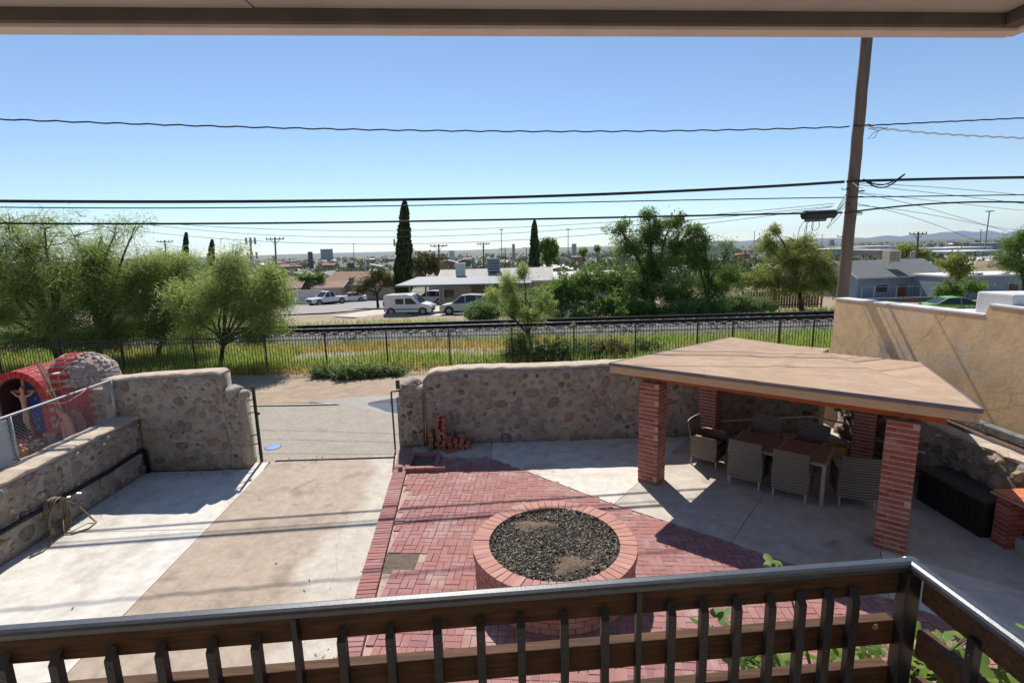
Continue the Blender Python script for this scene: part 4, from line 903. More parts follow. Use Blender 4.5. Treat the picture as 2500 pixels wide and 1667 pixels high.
# crucifix
cx = thing('crucifix', 'wooden crucifix with a pale carved figure standing in the arched niche', 'crucifix', (-11.0, 11.2, .49))
c0_ = Vector((-11.0, 11.2, 0))
cr_ = MB().box(c0_ + Vector((0, 0, 1.17)), (.07, .04, 1.36)).build('upright', K['cross'], cx); MB().box(c0_ + Vector((0, -.003, 1.53)), (.56, .04, .07)).build('crossbar', K['cross'], cx)
fg = MB()
f0 = c0_ + Vector((0, -.06, 0))
fg.tube([f0 + Vector(p) for p in ((0, 0, .80), (.015, -.012, .95), (-.005, 0, 1.06), (0, 0, 1.16), (0, 0, 1.3), (0, 0, 1.42), (0, 0, 1.47), (.015, -.01, 1.5), (.025, -.02, 1.56), (.028, -.022, 1.62), (.025, -.02, 1.655))], [.022, .03, .048, .062, .058, .078, .05, .03, .044, .046, .02], 10)
for s in (-1, 1):
    fg.tube([f0 + Vector(p) for p in ((s * .055, 0, 1.42), (s * .15, .005, 1.45), (s * .24, .01, 1.53), (s * .27, .015, 1.545))], [.03, .024, .017, .014], 8)
    fg.tube([f0 + Vector(p) for p in ((s * .03, 0, 1.08), (s * .038, -.03, .9), (s * .02, .0, .70), (s * .014, -.025, .655))], [.04, .033, .022, .016], 8)
fg.build('figure', K['skin'], cx, smooth=True)
MB().lathe([(.06, 1.04), (.066, 1.1), (.06, 1.17)], f0, 10).build('loincloth', K['coping'], cx)
# kneeling angel
ag = thing('angel_statue', 'pink plaster kneeling angel statue with folded wings beside the niche', 'statue', (-9.42, 10.36, .35))
a0 = Vector((-9.42, 10.36, 0.1)); mb = MB()
mb.tube([a0 + Vector(p) for p in ((.03, 0, .35), (.03, 0, .55), (.0, 0, .78), (-.02, 0, .98), (-.05, 0, 1.1), (-.09, 0, 1.16), (-.12, 0, 1.21), (-.13, 0, 1.26))], [.17, .15, .11, .12, .075, .05, .068, .03], 12)
mb.tube([a0 + Vector(p) for p in ((-.03, -.1, 1.05), (-.13, -.1, .9), (-.24, -.04, .92), (-.28, 0, .95))], [.045, .038, .03, .02], 8)
mb.tube([a0 + Vector(p) for p in ((-.02, .1, 1.05), (-.13, .1, .9), (-.24, .04, .92), (-.28, .01, .95))], [.045, .038, .03, .02], 8)
mb.tube([a0 + Vector(p) for p in ((.02, 0, .5), (-.16, 0, .48), (-.2, 0, .37))], [.12, .09, .07], 8)
mb.build('body', K['skinpink'], ag, smooth=True)
for s in (-1, 1):
    mb = MB(); pr_ = [(.0, 1.22), (.1, 1.3), (.2, 1.2), (.26, 1.0), (.24, .75), (.19, .5), (.15, .62), (.1, .9), (.04, 1.05)]
    mb.side(pr_, -.018, .018); o = mb.build('wing', K['skinpink'], ag, bevel=.006); o.matrix_basis = Matrix.Translation((a0.x, a0.y + s * .09, 0)) @ Matrix.Rotation(s * .25, 4, 'Z')
MB().box((-9.74, 10.34, .82), (.26, .2, .06)).build('pedestal', K['skinpink'], ag); MB().prism([(-9.82, 10.27), (-9.66, 10.27), (-9.66, 10.41), (-9.82, 10.41)], .35, .8).build('pedestal', K['w_bluegrey'], ag)
# flower bouquets
for q, (x, y, s, lb_) in enumerate(((-10.5, 10.3, .17, 'bunch of white flowers at the foot of the crucifix'), (-10.0, 9.95, .2, 'bunch of mixed purple flowers near the angel statue'), (-9.72, 10.05, .16, 'bunch of orange flowers beside the kneeling angel statue'), (-10.1, 9.5, .22, 'bunch of white and red flowers behind the metal panel'))):
    ft = thing('flower_bouquet', lb_, 'flowers', (x, y, .35))
    mb = MB()
    for k in range(46):
        p = Vector((x, y, .62)) + Vector((random.gauss(0, s * .6), random.gauss(0, s * .6), random.gauss(0, s * .55))); r = random.uniform(.02, .05)
        mb.lathe([(.0, -r * .5), (r, 0), (r * .5, r * .5), (0, r * .3)], p, 6)
    mb.build('blooms', K['flowers'], ft); MB().lathe([(.05, .35), (.08, .45), (.09, .6), (.07, .62)], (x, y, 0), 12).build('pot', K['terracotta'], ft)

# ------------------------------------------------------------------ black picket fence along the field
pf = thing('picket_fence', 'long black steel picket fence between the alley and the weedy field', 'fence', (0, 19.3, 0))
FYv = 19.3; GZ = -.05
posts = [-24.4, -22.0, -19.7, -17.3, -14.95, -12.2, -9.45, -7.15, -4.8, -2.4, 0, 2.37, 4.73, 7.1, 8.45, 10.25, 11.55, 14, 16.4]
pme = MB().bar((0, 0, 0), (0, 0, 1.50), .052, .052).mesh('post', K['fencemetal']); kme = MB().bar((0, 0, .06), (0, 0, 1.45), .0155, .0155).mesh('picket', K['fencemetal'])
for x in posts: place('post', pme, TRS((x, FYv, GZ)), pf)
for z in (1.22, 1.38, .14): MB().bar((-24.4, FYv, z + GZ), (16.4, FYv, z + GZ), .022, .028).build('rail', K['fencemetal'], pf)
xs = np.arange(-24.3, 16.3, .112); xs = sorted(xs, key=lambda x: abs(x + 1.5)); extra = MB()
for i, x in enumerate(xs):
    if min(abs(x - p) for p in posts) < .05: continue
    if i < 290: place('picket', kme, TRS((x, FYv, GZ)), pf)
    else: extra.bar((x, FYv, .06 + GZ), (x, FYv, 1.45 + GZ), .0155, .0155)
o = extra.build('far_pickets', K['fencemetal'], pf); o['kind'] = 'stuff'

# ------------------------------------------------------------------ railway
bl = MB()
V = []; F = []; prof = [(24.4, -.12), (24.9, .04), (25.5, .33), (25.7, .36), (28.6, .36), (29.2, .2), (30.6, -.45)]
xs_ = np.linspace(-60, 60, 161)
for x in xs_:
    for (y, z) in prof: V.append((x, y + .12 * math.sin(x * 1.3 + y), z + .02 * math.sin(x * 3.1 + y * 5)))
for i in range(160):
    for k in range(6): F.append((i * 7 + k, (i + 1) * 7 + k, (i + 1) * 7 + k + 1, i * 7 + k + 1))
bl.v = V; bl.f = F; bal_ = structure(bl.build('ballast_bed', K['ballast'], smooth=True))
mb = MB()
for k in range(7000):
    x = random.uniform(-24, 22); y = random.uniform(24.45, 28.4); z = np.interp(y, [p[0] for p in prof], [p[1] for p in prof]); s = random.uniform(.02, .055)
    mb.add([(x - s, y, z), (x, y - s, z), (x + s, y, z), (x, y + s, z), (x + s * .3, y - s * .2, z + s * 1.1)], [(0, 1, 4), (1, 2, 4), (2, 3, 4), (3, 0, 4)])
o = mb.build('gravel', K['ballaststone']); tag(o, 'loose grey stones covering the railway embankment', 'gravel', kind='stuff')
tk = thing('railway_track', 'single railway track running across the view beyond the picket fence', 'railway track', (0, 27, .36))
for y in (26.25, 27.72):
    o = MB().side([(-.07, 0), (.07, 0), (.07, .02), (.012, .035), (.012, .125), (.036, .14), (.036, .172), (-.036, .172), (-.036, .14), (-.012, .125), (-.012, .035), (-.07, .02)], -60, 60).build('rail', K['steelrail'], tk)
    o.matrix_basis = Matrix.Translation((0, y, .40)) @ Matrix.Rotation(R(90), 4, 'Z')
    MB().bar((-60, y, .5735), (60, y, .5735), .062, .002).build('rail_head', K['railtop'], tk)
tm = MB().box((0, 0, 0), (.22, 2.5, .1)).mesh('sleeper', K['tie'])
for k in range(120): place('sleeper', tm, TRS((-36 + k * .6, 26.98, .365)), tk)

# ------------------------------------------------------------------ vegetation helpers
def quads(P, D, U, Lh, Wh):
    """leaf quads: centre P, length axis D, width axis U"""
    n = len(P); A = P - D * Lh[:, None]; B = P + D * Lh[:, None]; Wd = U * Wh[:, None]
    V = np.empty((n, 4, 3)); V[:, 0] = A - Wd * .4; V[:, 1] = A + Wd * .4; V[:, 2] = B + Wd; V[:, 3] = B - Wd
    return V
def qmesh(name, Q, m, parent=None):
    n = len(Q); me = bpy.data.meshes.new(name); me.vertices.add(n * 4); me.vertices.foreach_set('co', Q.reshape(-1).astype(np.float32))
    me.loops.add(n * 4); me.loops.foreach_set('vertex_index', np.arange(n * 4, dtype=np.int32)); me.polygons.add(n)
    me.polygons.foreach_set('loop_start', np.arange(0, n * 4, 4, dtype=np.int32)); me.polygons.foreach_set('loop_total', np.full(n, 4, dtype=np.int32))
    me.update(); me.validate(); me.materials.append(m)
    o = bpy.data.objects.new(name, me); COL.objects.link(o)
    if parent: adopt(o, parent)
    return o
def unit(a): return a / np.maximum(np.linalg.norm(a, axis=1, keepdims=True), 1e-9)
def tree(name, label, base, blobs, leafm, barkm, twigs=60, per=40, ll=.1, lw=.02, spread=.16, droop=.2, r0=.1, seed=1, group=None, cat='tree', fork=.25, up=.0, stems=None, loose=1.0):
    """blobs: (cx,cy,cz,rx,ry,rz,weight) in world units; limbs run from the base to each blob, twigs fill it, leaves hang on the twigs"""
    g_ = np.random.default_rng(seed); base = Vector(base)
    t = thing(name, label, cat, base, group=group)
    mb = MB(); LP = []; LD = []; LS = []
    top = max(b_[2] for b_ in blobs); fk = base + Vector((0, 0, (top - base.z) * fork))
    cen = Vector((sum(b_[0] for b_ in blobs) / len(blobs), sum(b_[1] for b_ in blobs) / len(blobs), 0)); fk.x = lerp(base.x, cen.x, .2); fk.y = lerp(base.y, cen.y, .2)
    if stems is None: mb.tube([base - Vector((0, 0, .2)), lerp(base, fk, .5) + Vector((g_.normal(0, .03), 0, 0)), fk], [r0 * 1.15, r0 * .95, r0 * .85], 7)
    for (cx_, cy_, cz_, rx, ry_, rz_, wt) in blobs:
        c = Vector((cx_, cy_, cz_)); st_ = fk if stems is None else base + Vector((g_.uniform(-stems, stems), g_.uniform(-stems, stems), -.1))
        m1 = lerp(st_, c, .35) + Vector((g_.normal(0, .1), g_.normal(0, .1), .12 * (c - st_).length)); m2 = lerp(st_, c, .7) + Vector((g_.normal(0, .1), g_.normal(0, .1), .1 * (c - st_).length))
        path = [st_, m1, m2, c]; mb.tube(path, [r0 * .6, r0 * .45, r0 * .3, r0 * .14], 5)
        nt_ = max(4, int(twigs * wt))
        for k in range(nt_):
            d = g_.normal(size=3); d /= np.linalg.norm(d); rad = min(1.6, g_.uniform(.15, 1.0) ** .6 * (1 + .3 * g_.normal())) * loose
            e = Vector((cx_ + d[0] * rx * rad, cy_ + d[1] * ry_ * rad, cz_ + d[2] * rz_ * rad))
            s_ = path[3] if g_.random() < .5 else lerp(path[2], path[3], g_.random()); mid = lerp(s_, e, .55) + Vector((0, 0, .12 * (e - s_).length))
            if k % 2 == 0: mb.tube([s_, mid, e], [r0 * .16, r0 * .1, r0 * .04], 3, cap=False)
            pk = max(3, int(per * min(2.2, g_.exponential(1.0)))); tt = g_.uniform(.42, 1.06, pk); sa_, ma, ea = np.array(s_), np.array(mid), np.array(e)
            pts = ((1 - tt) ** 2)[:, None] * sa_ + (2 * tt * (1 - tt))[:, None] * ma + (tt ** 2)[:, None] * ea
            LP.append(pts + g_.normal(0, spread * .8, (pk, 3))); ax = (ea - sa_); ax /= max(np.linalg.norm(ax), 1e-6); LD.append(np.tile(ax, (pk, 1))); LS.append(np.full(pk, g_.uniform(.65, 1.45)))
    P = np.concatenate(LP); D = unit(np.concatenate(LD) * .6 + g_.normal(0, .7, P.shape) + np.array([0, 0, -droop + up])); U = unit(np.cross(D, g_.normal(size=P.shape)))
    n = len(P); LS = np.concatenate(LS); Q = quads(P, D, U, LS * ll * g_.uniform(.6, 1.3, n) / 2, LS * lw * g_.uniform(.7, 1.3, n) / 2)
    mb.build('trunk', barkm, t, smooth=True); qmesh('crown', Q, leafm, t)
    return t
def B(px, py, Y, rx, ry_, rz_, wt=1):
    p = at(px, py, Y); return (p.x, p.y, p.z, rx, ry_, rz_, wt)
def gnd(px, Y, dz=0):
    p = at(px, 800, Y); return (p.x, Y, float(terr(p.x, Y)) + dz)
# feathery trees along the fence, left
PV = dict(leafm=K['palo'], barkm=K['bark'], per=46, ll=.2, lw=.016, spread=.25, droop=.3, loose=1.16)
tree('palo_verde', 'tall feathery green tree at the left edge behind the picket fence', gnd(135, 21.0), [B(-40, 640, 21, 1.5, 1.2, 1.3), B(60, 610, 21.4, 1.5, 1.2, 1.1, .7), B(60, 700, 21, 1.5, 1.3, 1.1), B(150, 680, 21.2, 1.4, 1.2, 1.0), B(0, 770, 21, 1.6, 1.3, .8), B(130, 780, 21, 1.4, 1.2, .8), B(20, 545, 21.2, 1.1, 1, .7, .2), B(60, 830, 20.8, 1.4, .9, .5, .6), B(110, 560, 21.3, .9, .8, .6, .12), B(-60, 840, 21, 1.2, 1, .5, .6), B(190, 830, 20.8, 1.3, .9, .4, .6)], twigs=150, r0=.16, seed=3, fork=.14, **PV)
tree('palo_verde', 'wide feathery green tree with bare arching twigs behind the picket fence', gnd(225, 22.3), [B(250, 660, 22.5, 1.4, 1.2, .9), B(330, 690, 22.3, 1.4, 1.2, .8), B(240, 740, 22.2, 1.4, 1.2, .8), B(350, 750, 22.3, 1.4, 1.1, .7), B(280, 570, 22.5, 1.1, 1, .7, .14), B(290, 800, 22.3, 1.6, 1.1, .5, .8), B(180, 575, 22.6, 1.3, 1, .6, .16), B(330, 555, 22.5, .9, .8, .5, .06), B(240, 620, 22.4, 1.2, 1, .7, .5), B(360, 650, 22.4, 1.2, 1, .7, .6), B(260, 840, 22, 1.4, 1, .35, .5)], twigs=150, r0=.13, seed=5, fork=.16, **PV)
tree('palo_verde', 'spreading feathery tree over the fence with light low foliage', gnd(372, 23.2), [B(420, 690, 23.4, 1.4, 1.1, .8), B(500, 710, 23.2, 1.2, 1.1, .7), B(430, 770, 23.2, 1.5, 1.1, .6), B(390, 650, 23.5, 1.2, 1, .7, .7), B(380, 800, 23, 1.4, 1, .45, .7), B(500, 780, 23.2, 1.2, 1, .5, .6), B(450, 640, 23.4, 1.1, 1, .5, .5), B(420, 825, 23, 1.5, 1, .35, .5)], twigs=130, r0=.11, seed=7, fork=.15, **PV)
tree('palo_verde', 'small forked feathery tree with a slim trunk at the picket fence', gnd(527, 20.3), [B(530, 730, 20.4, 1.0, .9, .7), B(600, 700, 20.4, 1.0, .9, .7), B(640, 740, 20.2, .9, .9, .6), B(560, 660, 20.6, .9, .8, .5, .6), B(650, 800, 20.2, .8, .7, .35, .6), B(480, 780, 20.2, .9, .8, .5, .7), B(665, 680, 20.3, .6, .7, .5, .6), B(575, 620, 20.5, .5, .5, .4, .15), B(600, 770, 20.4, 1.0, .8, .4, .5), B(450, 720, 20.6, 1.1, .9, .6, .6), B(620, 825, 20.2, .9, .6, .25, .4), B(470, 830, 20.2, .9, .6, .25, .4), B(690, 730, 20.3, .5, .6, .5, .4)], twigs=110, r0=.09, seed=9, fork=.2, **PV)
tree('sapling', 'young feathery green sapling at the fence left of the pavilion roof', gnd(1297, 20.9), [B(1250, 740, 21, .8, .7, .7, .6), B(1240, 690, 21.2, .6, .6, .6, .4), B(1290, 770, 21, .7, .6, .5, .6), B(1200, 720, 21.2, .6, .6, .5, .3), B(1275, 660, 21.2, .35, .4, .5, .3), B(1330, 740, 21.2, .7, .6, .7, .5), B(1270, 830, 20.9, .9, .7, .5, .8)], K['palo'], K['bark'], twigs=120, per=34, ll=.18, lw=.014, spread=.1, droop=.1, r0=.06, seed=13)
# trees and bushes beyond the track
tree('mesquite_tree', 'tall dark green mesquite tree beyond the railway in the middle distance', gnd(1590, 35), [B(1590, 570, 35, 1.5, 1.4, 1.1, .8), B(1660, 600, 35, 1.6, 1.4, 1.0, .8), B(1540, 600, 35, 1.4, 1.3, .9, .7), B(1600, 650, 35, 2.3, 1.8, 1.2, 1.3), B(1560, 710, 34.6, 2.3, 1.8, 1.2, 1.4), B(1650, 720, 34.6, 1.6, 1.4, 1.2, .9), B(1580, 525, 35, .7, .7, .6, .22), B(1690, 560, 35, 1.0, .8, .5, .25), B(1510, 555, 35, .8, .6, .4, .2), B(1640, 540, 35, .9, .8, .6, .25), B(1480, 690, 34.6, 1.5, 1.3, 1.0, .8)], K['mesq'], K['bark'], twigs=120, per=36, ll=.22, lw=.045, spread=.2, droop=.1, r0=.2, seed=17, fork=.2, loose=1.12)
tree('mesquite_tree', 'rounded bushy green tree right of the tall mesquite beyond the railway', gnd(1725, 34.5), [B(1720, 640, 34.5, 1.6, 1.3, 1.3), B(1745, 700, 34.5, 1.8, 1.4, 1.2), B(1690, 610, 34.5, 1.0, .9, .8, .5), B(1775, 610, 34.6, .6, .6, .8, .2), B(1700, 740, 34.3, 1.5, 1.2, .7, .8), B(1720, 590, 34.5, .5, .6, .7, .15), B(1785, 670, 34.5, .9, .8, .8, .4)], K['mesq'], K['bark'], twigs=100, per=36, ll=.2, lw=.04, spread=.2, droop=.1, r0=.14, seed=19, fork=.2, loose=1.15)
tree('willow_tree', 'light yellow green willowy tree in front of the brown board fence', gnd(1955, 39), [B(1930, 630, 39, 2.0, 1.6, 1.5), B(1990, 645, 39, 1.9, 1.6, 1.4), B(1880, 680, 39, 1.8, 1.4, 1.2), B(1950, 600, 39, 1.5, 1.3, .9, .7), B(2015, 690, 39, 1.4, 1.2, 1.0), B(1870, 600, 39, 1.0, .9, 1.0, .4), B(1800, 685, 39.5, 1.9, 1, .5, .7), B(1940, 700, 38.7, 2.4, 1.5, .9), B(1890, 565, 39, .5, .5, .6, .1)], K['willow'], K['bark'], twigs=120, per=36, ll=.26, lw=.035, spread=.2, droop=.45, r0=.18, seed=23, fork=.24, loose=1.12)
BUSH = [(1560, 33, 750, 1.4, .7, 'dark shaded shrub at the railway below the tall mesquite', 'mesq'), (1725, 33, 752, 1.3, .6, 'dark shrub below the rounded bushy tree', 'mesq'), (1850, 37, 742, 1.2, .6, 'olive shrub at the foot of the willowy tree', 'weed'), (1660, 33, 752, 1.3, .6, 'low green shrub at the trunk of the tall mesquite', 'weed'), (1800, 36, 735, 1.4, .8, 'olive shrub left of the brown board fence', 'weed'), (1180, 33.5, 752, 1.2, .5, 'low weedy shrub before the silver car', 'weed'), (1450, 34, 680, 1.5, 1.1, 'dark green bush at the left foot of the tall mesquite', 'mesq'), (1380, 33, 700, 1.2, 1.1, 'grey green bush between the silver car and the tall mesquite', 'mesq'), (1330, 34, 715, 1.1, .9, 'bright green low bush beside the parked silver car', 'weed'), (1500, 32.5, 735, 1.5, .8, 'dense dark low bush at the railway under the mesquite', 'mesq'), (1260, 33, 735, 1.0, .7, 'light green leafy shrub hiding the tail of the silver car', 'weed'), (1410, 32, 755, 1.4, .45, 'low sprawling shrub along the far side of the railway', 'weed')]
for i, (px, Y, py, r, rz_, lb_, m_) in enumerate(BUSH):
    gb = gnd(px, Y); p = at(px, py, Y)
    tree('bush', lb_, gb, [(p.x, Y, p.z, r, r, rz_, 1), (p.x - r * .6, Y - .2, p.z - .3, r * .7, r * .7, rz_ * .7, .7), (p.x + r * .6, Y + .1, p.z - .35, r * .7, r * .7, rz_ * .7, .7), (p.x, Y - .2, (p.z + gb[2]) / 2, r, r * .8, max(.3, (p.z - gb[2]) * .5), .8)], K[m_], K['bark'], twigs=90, per=32, ll=.15, lw=.045, spread=.15, droop=0, r0=.05, seed=50 + i, stems=.3, cat='bush')
def leafmass(cx_, cy_, z0_, h, r, n, g_):
    d = unit(g_.normal(size=(n, 3))); P = d * (g_.random((n, 1)) ** .4) * np.array([r, r, h / 2]) + np.array([cx_, cy_, z0_ + h / 2]); return P
def cypress(name, label, px, Y, ytop, ybase, wpx, seed, n=5200):
    g_ = np.random.default_rng(seed); pt = at(px, ytop, Y); x, y, zb = gnd(px, Y); h = pt.z - zb; r = wpx / 1250 * Y / 2
    t = thing(name, label, 'tree', (x, y, zb)); MB().tube([(x, y, zb - .2), (pt.x, y, pt.z - h * .2)], [.16, .04], 7).build('trunk', K['bark'], t)
    u = g_.random(n) ** .85; rad = r * np.minimum(1, (1 - u) ** .55 * 1.25 + .02) * np.minimum(1, .55 + u * 3) * (1 + .1 * np.sin(u * 37)); a = g_.uniform(0, 6.283, n); q = g_.uniform(.75, 1.03, n) * rad * (1 + .1 * np.sin(5 * a + 13 * u))
    P = np.stack([lerp(x, pt.x, u) + q * np.cos(a), y + q * np.sin(a), zb + .25 + u * (h - .25)], 1)
    D = unit(np.stack([np.cos(a) * .35, np.sin(a) * .35, np.ones(n)], 1) + g_.normal(0, .2, (n, 3))); U = unit(np.cross(D, g_.normal(size=(n, 3))))
    qmesh('crown', quads(P, D, U, np.full(n, h * .022), np.full(n, r * .11)), K['cyp'], t)
cypress('cypress_tree', 'tallest dark cypress rising behind the carport of the near house', 988, 60, 495, 700, 40, 1)
cypress('cypress_tree', 'slim dark cypress beside a leafy tree in the middle of the horizon', 1305, 85, 541, 650, 27, 2, 3600)
cypress('cypress_tree', 'dark cypress left of the cell tower, the taller of a pair', 455, 95, 570, 645, 19, 3, 2600)
cypress('cypress_tree', 'shorter blunt dark cypress close to the cell tower', 518, 95, 587, 650, 22, 4, 2600)
cypress('cypress_tree', 'small cypress tip peeking over the feathery trees at the left', 247, 95, 580, 640, 13, 5, 1600)

# grass and weeds
def blades(pts, hmin, hmax, wd, lean, g_):
    n = len(pts); h = g_.uniform(hmin, hmax, n); a = g_.uniform(0, 6.283, n); D = unit(np.stack([np.cos(a) * lean, np.sin(a) * lean, np.ones(n)], 1)); U = np.stack([-np.sin(a), np.cos(a), np.zeros(n)], 1)
    P = pts + D * (h / 2)[:, None]; V = quads(P, D, U, h / 2, np.full(n, wd)); V[:, 2:] = P[:, None, :] + (D * (h / 2)[:, None])[:, None, :] + U[:, None, :] * np.array([1, -1])[None, :, None] * wd * .25; V[:, 0] = P - D * (h / 2)[:, None] - U * wd; V[:, 1] = P - D * (h / 2)[:, None] + U * wd
    return V
gr = np.random.default_rng(4)
def scatter(n, x0, x1, y0, y1, keep):
    X = gr.uniform(x0, x1, n); Y = gr.uniform(y0, y1, n); k = keep(X, Y) > gr.random(n); X, Y = X[k], Y[k]; return np.stack([X, Y, np.array(terr(X, Y))], 1)
def wob(X): return .35 * np.sin(X * .9) + .25 * np.sin(X * 2.3 + 1)
def patch(X, Y, s=.5): return np.sin(X * 1.7 * s + 2 * np.sin(Y * 1.1 * s)) * .5 + np.sin(X * 3.9 * s - Y * 2.7 * s) * .3
def kg(X, Y):
    near = (Y < 21.5 + wob(X)) * np.clip((Y - 19.0) * 2, .1, 1); lane = ((X < -9.5) | (X > 1.5)) * .8 * (Y < 24.6); far = (Y > 24.2 + .3 * wob(X)) * .5 * (X < 3)
    return np.clip(np.maximum(np.maximum(near, lane), far) * (.7 + .5 * patch(X, Y)), 0, 1)
def kd(X, Y):
    band = np.exp(-((Y - 23.6 - .4 * wob(X)) / .75) ** 2) * (X < 5); edge = np.exp(-((Y - 19.0) / .35) ** 2) * .8 * (X < -2); return np.clip((band + edge) * (.75 + .4 * patch(X + 5, Y)) + .55 * np.maximum(0, patch(X * 1.3 + 9, Y * 2.1)) * (X < 12), 0, 1)
o = qmesh('grass', blades(scatter(110000, -26, 20, 18.9, 25.0, kg), .16, .5, .012, .45, gr), K['green']); tag(o, 'green grass growing in the field behind the picket fence', 'grass', kind='stuff')
o = qmesh('dry_grass', blades(scatter(70000, -26, 14, 18.6, 25.0, kd), .15, .48, .012, .5, gr), K['dry']); tag(o, 'yellow dry grass band in the field before the railway', 'grass', kind='stuff')
o = qmesh('far_grass', blades(scatter(60000, -40, 40, 29.6, 42, lambda X, Y: np.clip((1 - (Y - 29.6) / (7.5 + (X > 8) * 7 + (X < -4) * 3)) * (.7 + .5 * patch(X, Y, .3)), 0, 1)), .15, .5, .03, .5, gr), K['green']); tag(o, 'green grass along the far side of the railway', 'grass', kind='stuff')
o = qmesh('far_dry_grass', blades(scatter(16000, -34, 10, 30, 37, lambda X, Y: np.clip(.5 + .6 * patch(X + 3, Y, .3), 0, 1)), .12, .4, .025, .5, gr), K['dry']); tag(o, 'dry grass mixed along the far side of the railway', 'grass', kind='stuff')
structure(MB().prism([(-11, 21.4), (-8, 21.1), (-4, 21.0), (0, 21.2), (1.8, 21.6), (2, 22.5), (-1, 23.0), (-5, 23.1), (-9, 23.0), (-11.5, 22.4)], -.2, -.035).build('bare_gravel', K['gravel']))
structure(MB().prism([(-40, 15.1), (-6, 14.95), (40, 14.4), (40, 18.6), (-40, 19.0)], -.2, -.03).build('dirt_verge', K['dirt']))
WEED = [(-6.9, 18.2, .35, 'leafy weed clump at the fence foot, left end of the row'), (-6.0, 17.9, .42, 'broad leafy weed clump at the fence foot before the puddle'), (-5.2, 18.0, .38, 'pale flowering weed clump at the fence foot'), (-4.4, 18.2, .3, 'small weed clump at the fence foot near the stone gatepost'), (1.5, 19.8, .75, 'tall weedy shrub behind the fence right of the sapling'), (2.6, 20.2, .85, 'dense green weed shrub behind the fence before the pavilion roof'), (4.0, 20.0, .7, 'dark weed shrub with dry stalks behind the fence'), (5.4, 20.6, .6, 'low weed shrub at the fence close to the pavilion roof'), (0.4, 20.3, .6, 'grassy weed shrub behind the fence under the sapling')]
for i, (x, y, r, lb_) in enumerate(WEED):
    z = float(terr(x, y))
    tree('weed_clump', lb_, (x, y, z), [(x, y, z + r * .6, r * 1.1, r, r * .6, 1), (x - r * .7, y, z + r * .35, r * .7, r * .7, r * .4, .6), (x + r * .7, y + .1, z + r * .35, r * .7, r * .7, r * .4, .6)], K['weed'] if i != 6 else K['olive'], K['bark'], twigs=60, per=26, ll=.11, lw=.03, spread=.07, droop=-.2, r0=.02, seed=80 + i, stems=.25, cat='weed', loose=1.35)

# ------------------------------------------------------------------ utility pole and overhead wires
PY = 13.7; pb = at(2054, 760, PY); ptop = at(2124, 10, PY)
up_ = thing('utility_pole', 'tall weathered wooden utility pole behind the corner of the tan building', 'utility pole', (pb.x, PY, 0))
pts = []; rad = []
for k in range(30):
    t_ = k / 29; z = lerp(-.1, ptop.z + .6, t_); x = pb.x + (z - pb.z) * (ptop.x - pb.x) / (ptop.z - pb.z)
    pts.append((x + .006 * math.sin(k * 1.9), PY + .005 * math.sin(k * 2.7), z)); rad.append(lerp(.155, .122, t_) + .003 * math.sin(k * 3.3))
MB().tube(pts, rad, 16).build('shaft', K['pole'], up_, smooth=True)
def pole_pt(py_, dx=0, dy=-.13):
    z = at(2085, py_, PY).z; x = pb.x + (z - pb.z) * (ptop.x - pb.x) / (ptop.z - pb.z); return Vector((x + dx, PY + dy, z))
for (py_, dx) in ((309, .17), (309, -.17), (444, -.17), (444, .17), (482, -.16), (482, .16), (520, .17), (500, -.18), (468, .18), (462, -.2)):
    p = pole_pt(py_, dx); MB().tube([pole_pt(py_, dx * .5, -.06), p, p + Vector((dx * .25, 0, .0))], [.016, .022, .016], 6).build('bracket', K['cable'], up_)
for (py_, dx) in ((577, -.24), (524, .26), (462, -.24)):
    p = pole_pt(py_, dx * .4, 0); MB().tube([p, p + Vector((dx * .75, 0, 0)), p + Vector((dx * .8, 0, .04))], .011, 6).build('step', K['cable'], up_)
for k in range(3):
    a = pole_pt(470 + k * 14, -.16 - .03 * k); pts = [a + Vector((-.05 - .28 * math.sin(q / 10 * math.pi) * (1 + .2 * k) , 0, -.42 * (1 + .1 * k) * math.sin(q / 10 * math.pi) - .02 * q)) for q in range(11)]
    MB().tube(pts, .008, 5).build('drip_loop', K['cable'], up_, smooth=True)
for k in range(2):
    a = pole_pt(440, .15); b_ = a + Vector((1.05, 0, .10)); MB().tube([lerp(a, b_, q / 8) + Vector((0, -.02, -(.2 + .07 * k) * math.sin(q / 8 * math.pi))) for q in range(9)], .018, 6).build('slack_loop', K['cable'], up_, smooth=True)
MB().tube([pole_pt(441, -.18), pole_pt(458, .02, -.16), pole_pt(462, .17)], .012, 6).build('grip_wire', K['pvc'], up_)
a = pole_pt(318, .16); MB().tube([a, a + Vector((.28, 0, -.05)), a + Vector((.18, 0, -.22)), a + Vector((.02, 0, -.25)), a + Vector((.15, 0, -.1)), a + Vector((.5, 0, .02))], .008, 5).build('service_loop', K['cable'], up_, smooth=True)
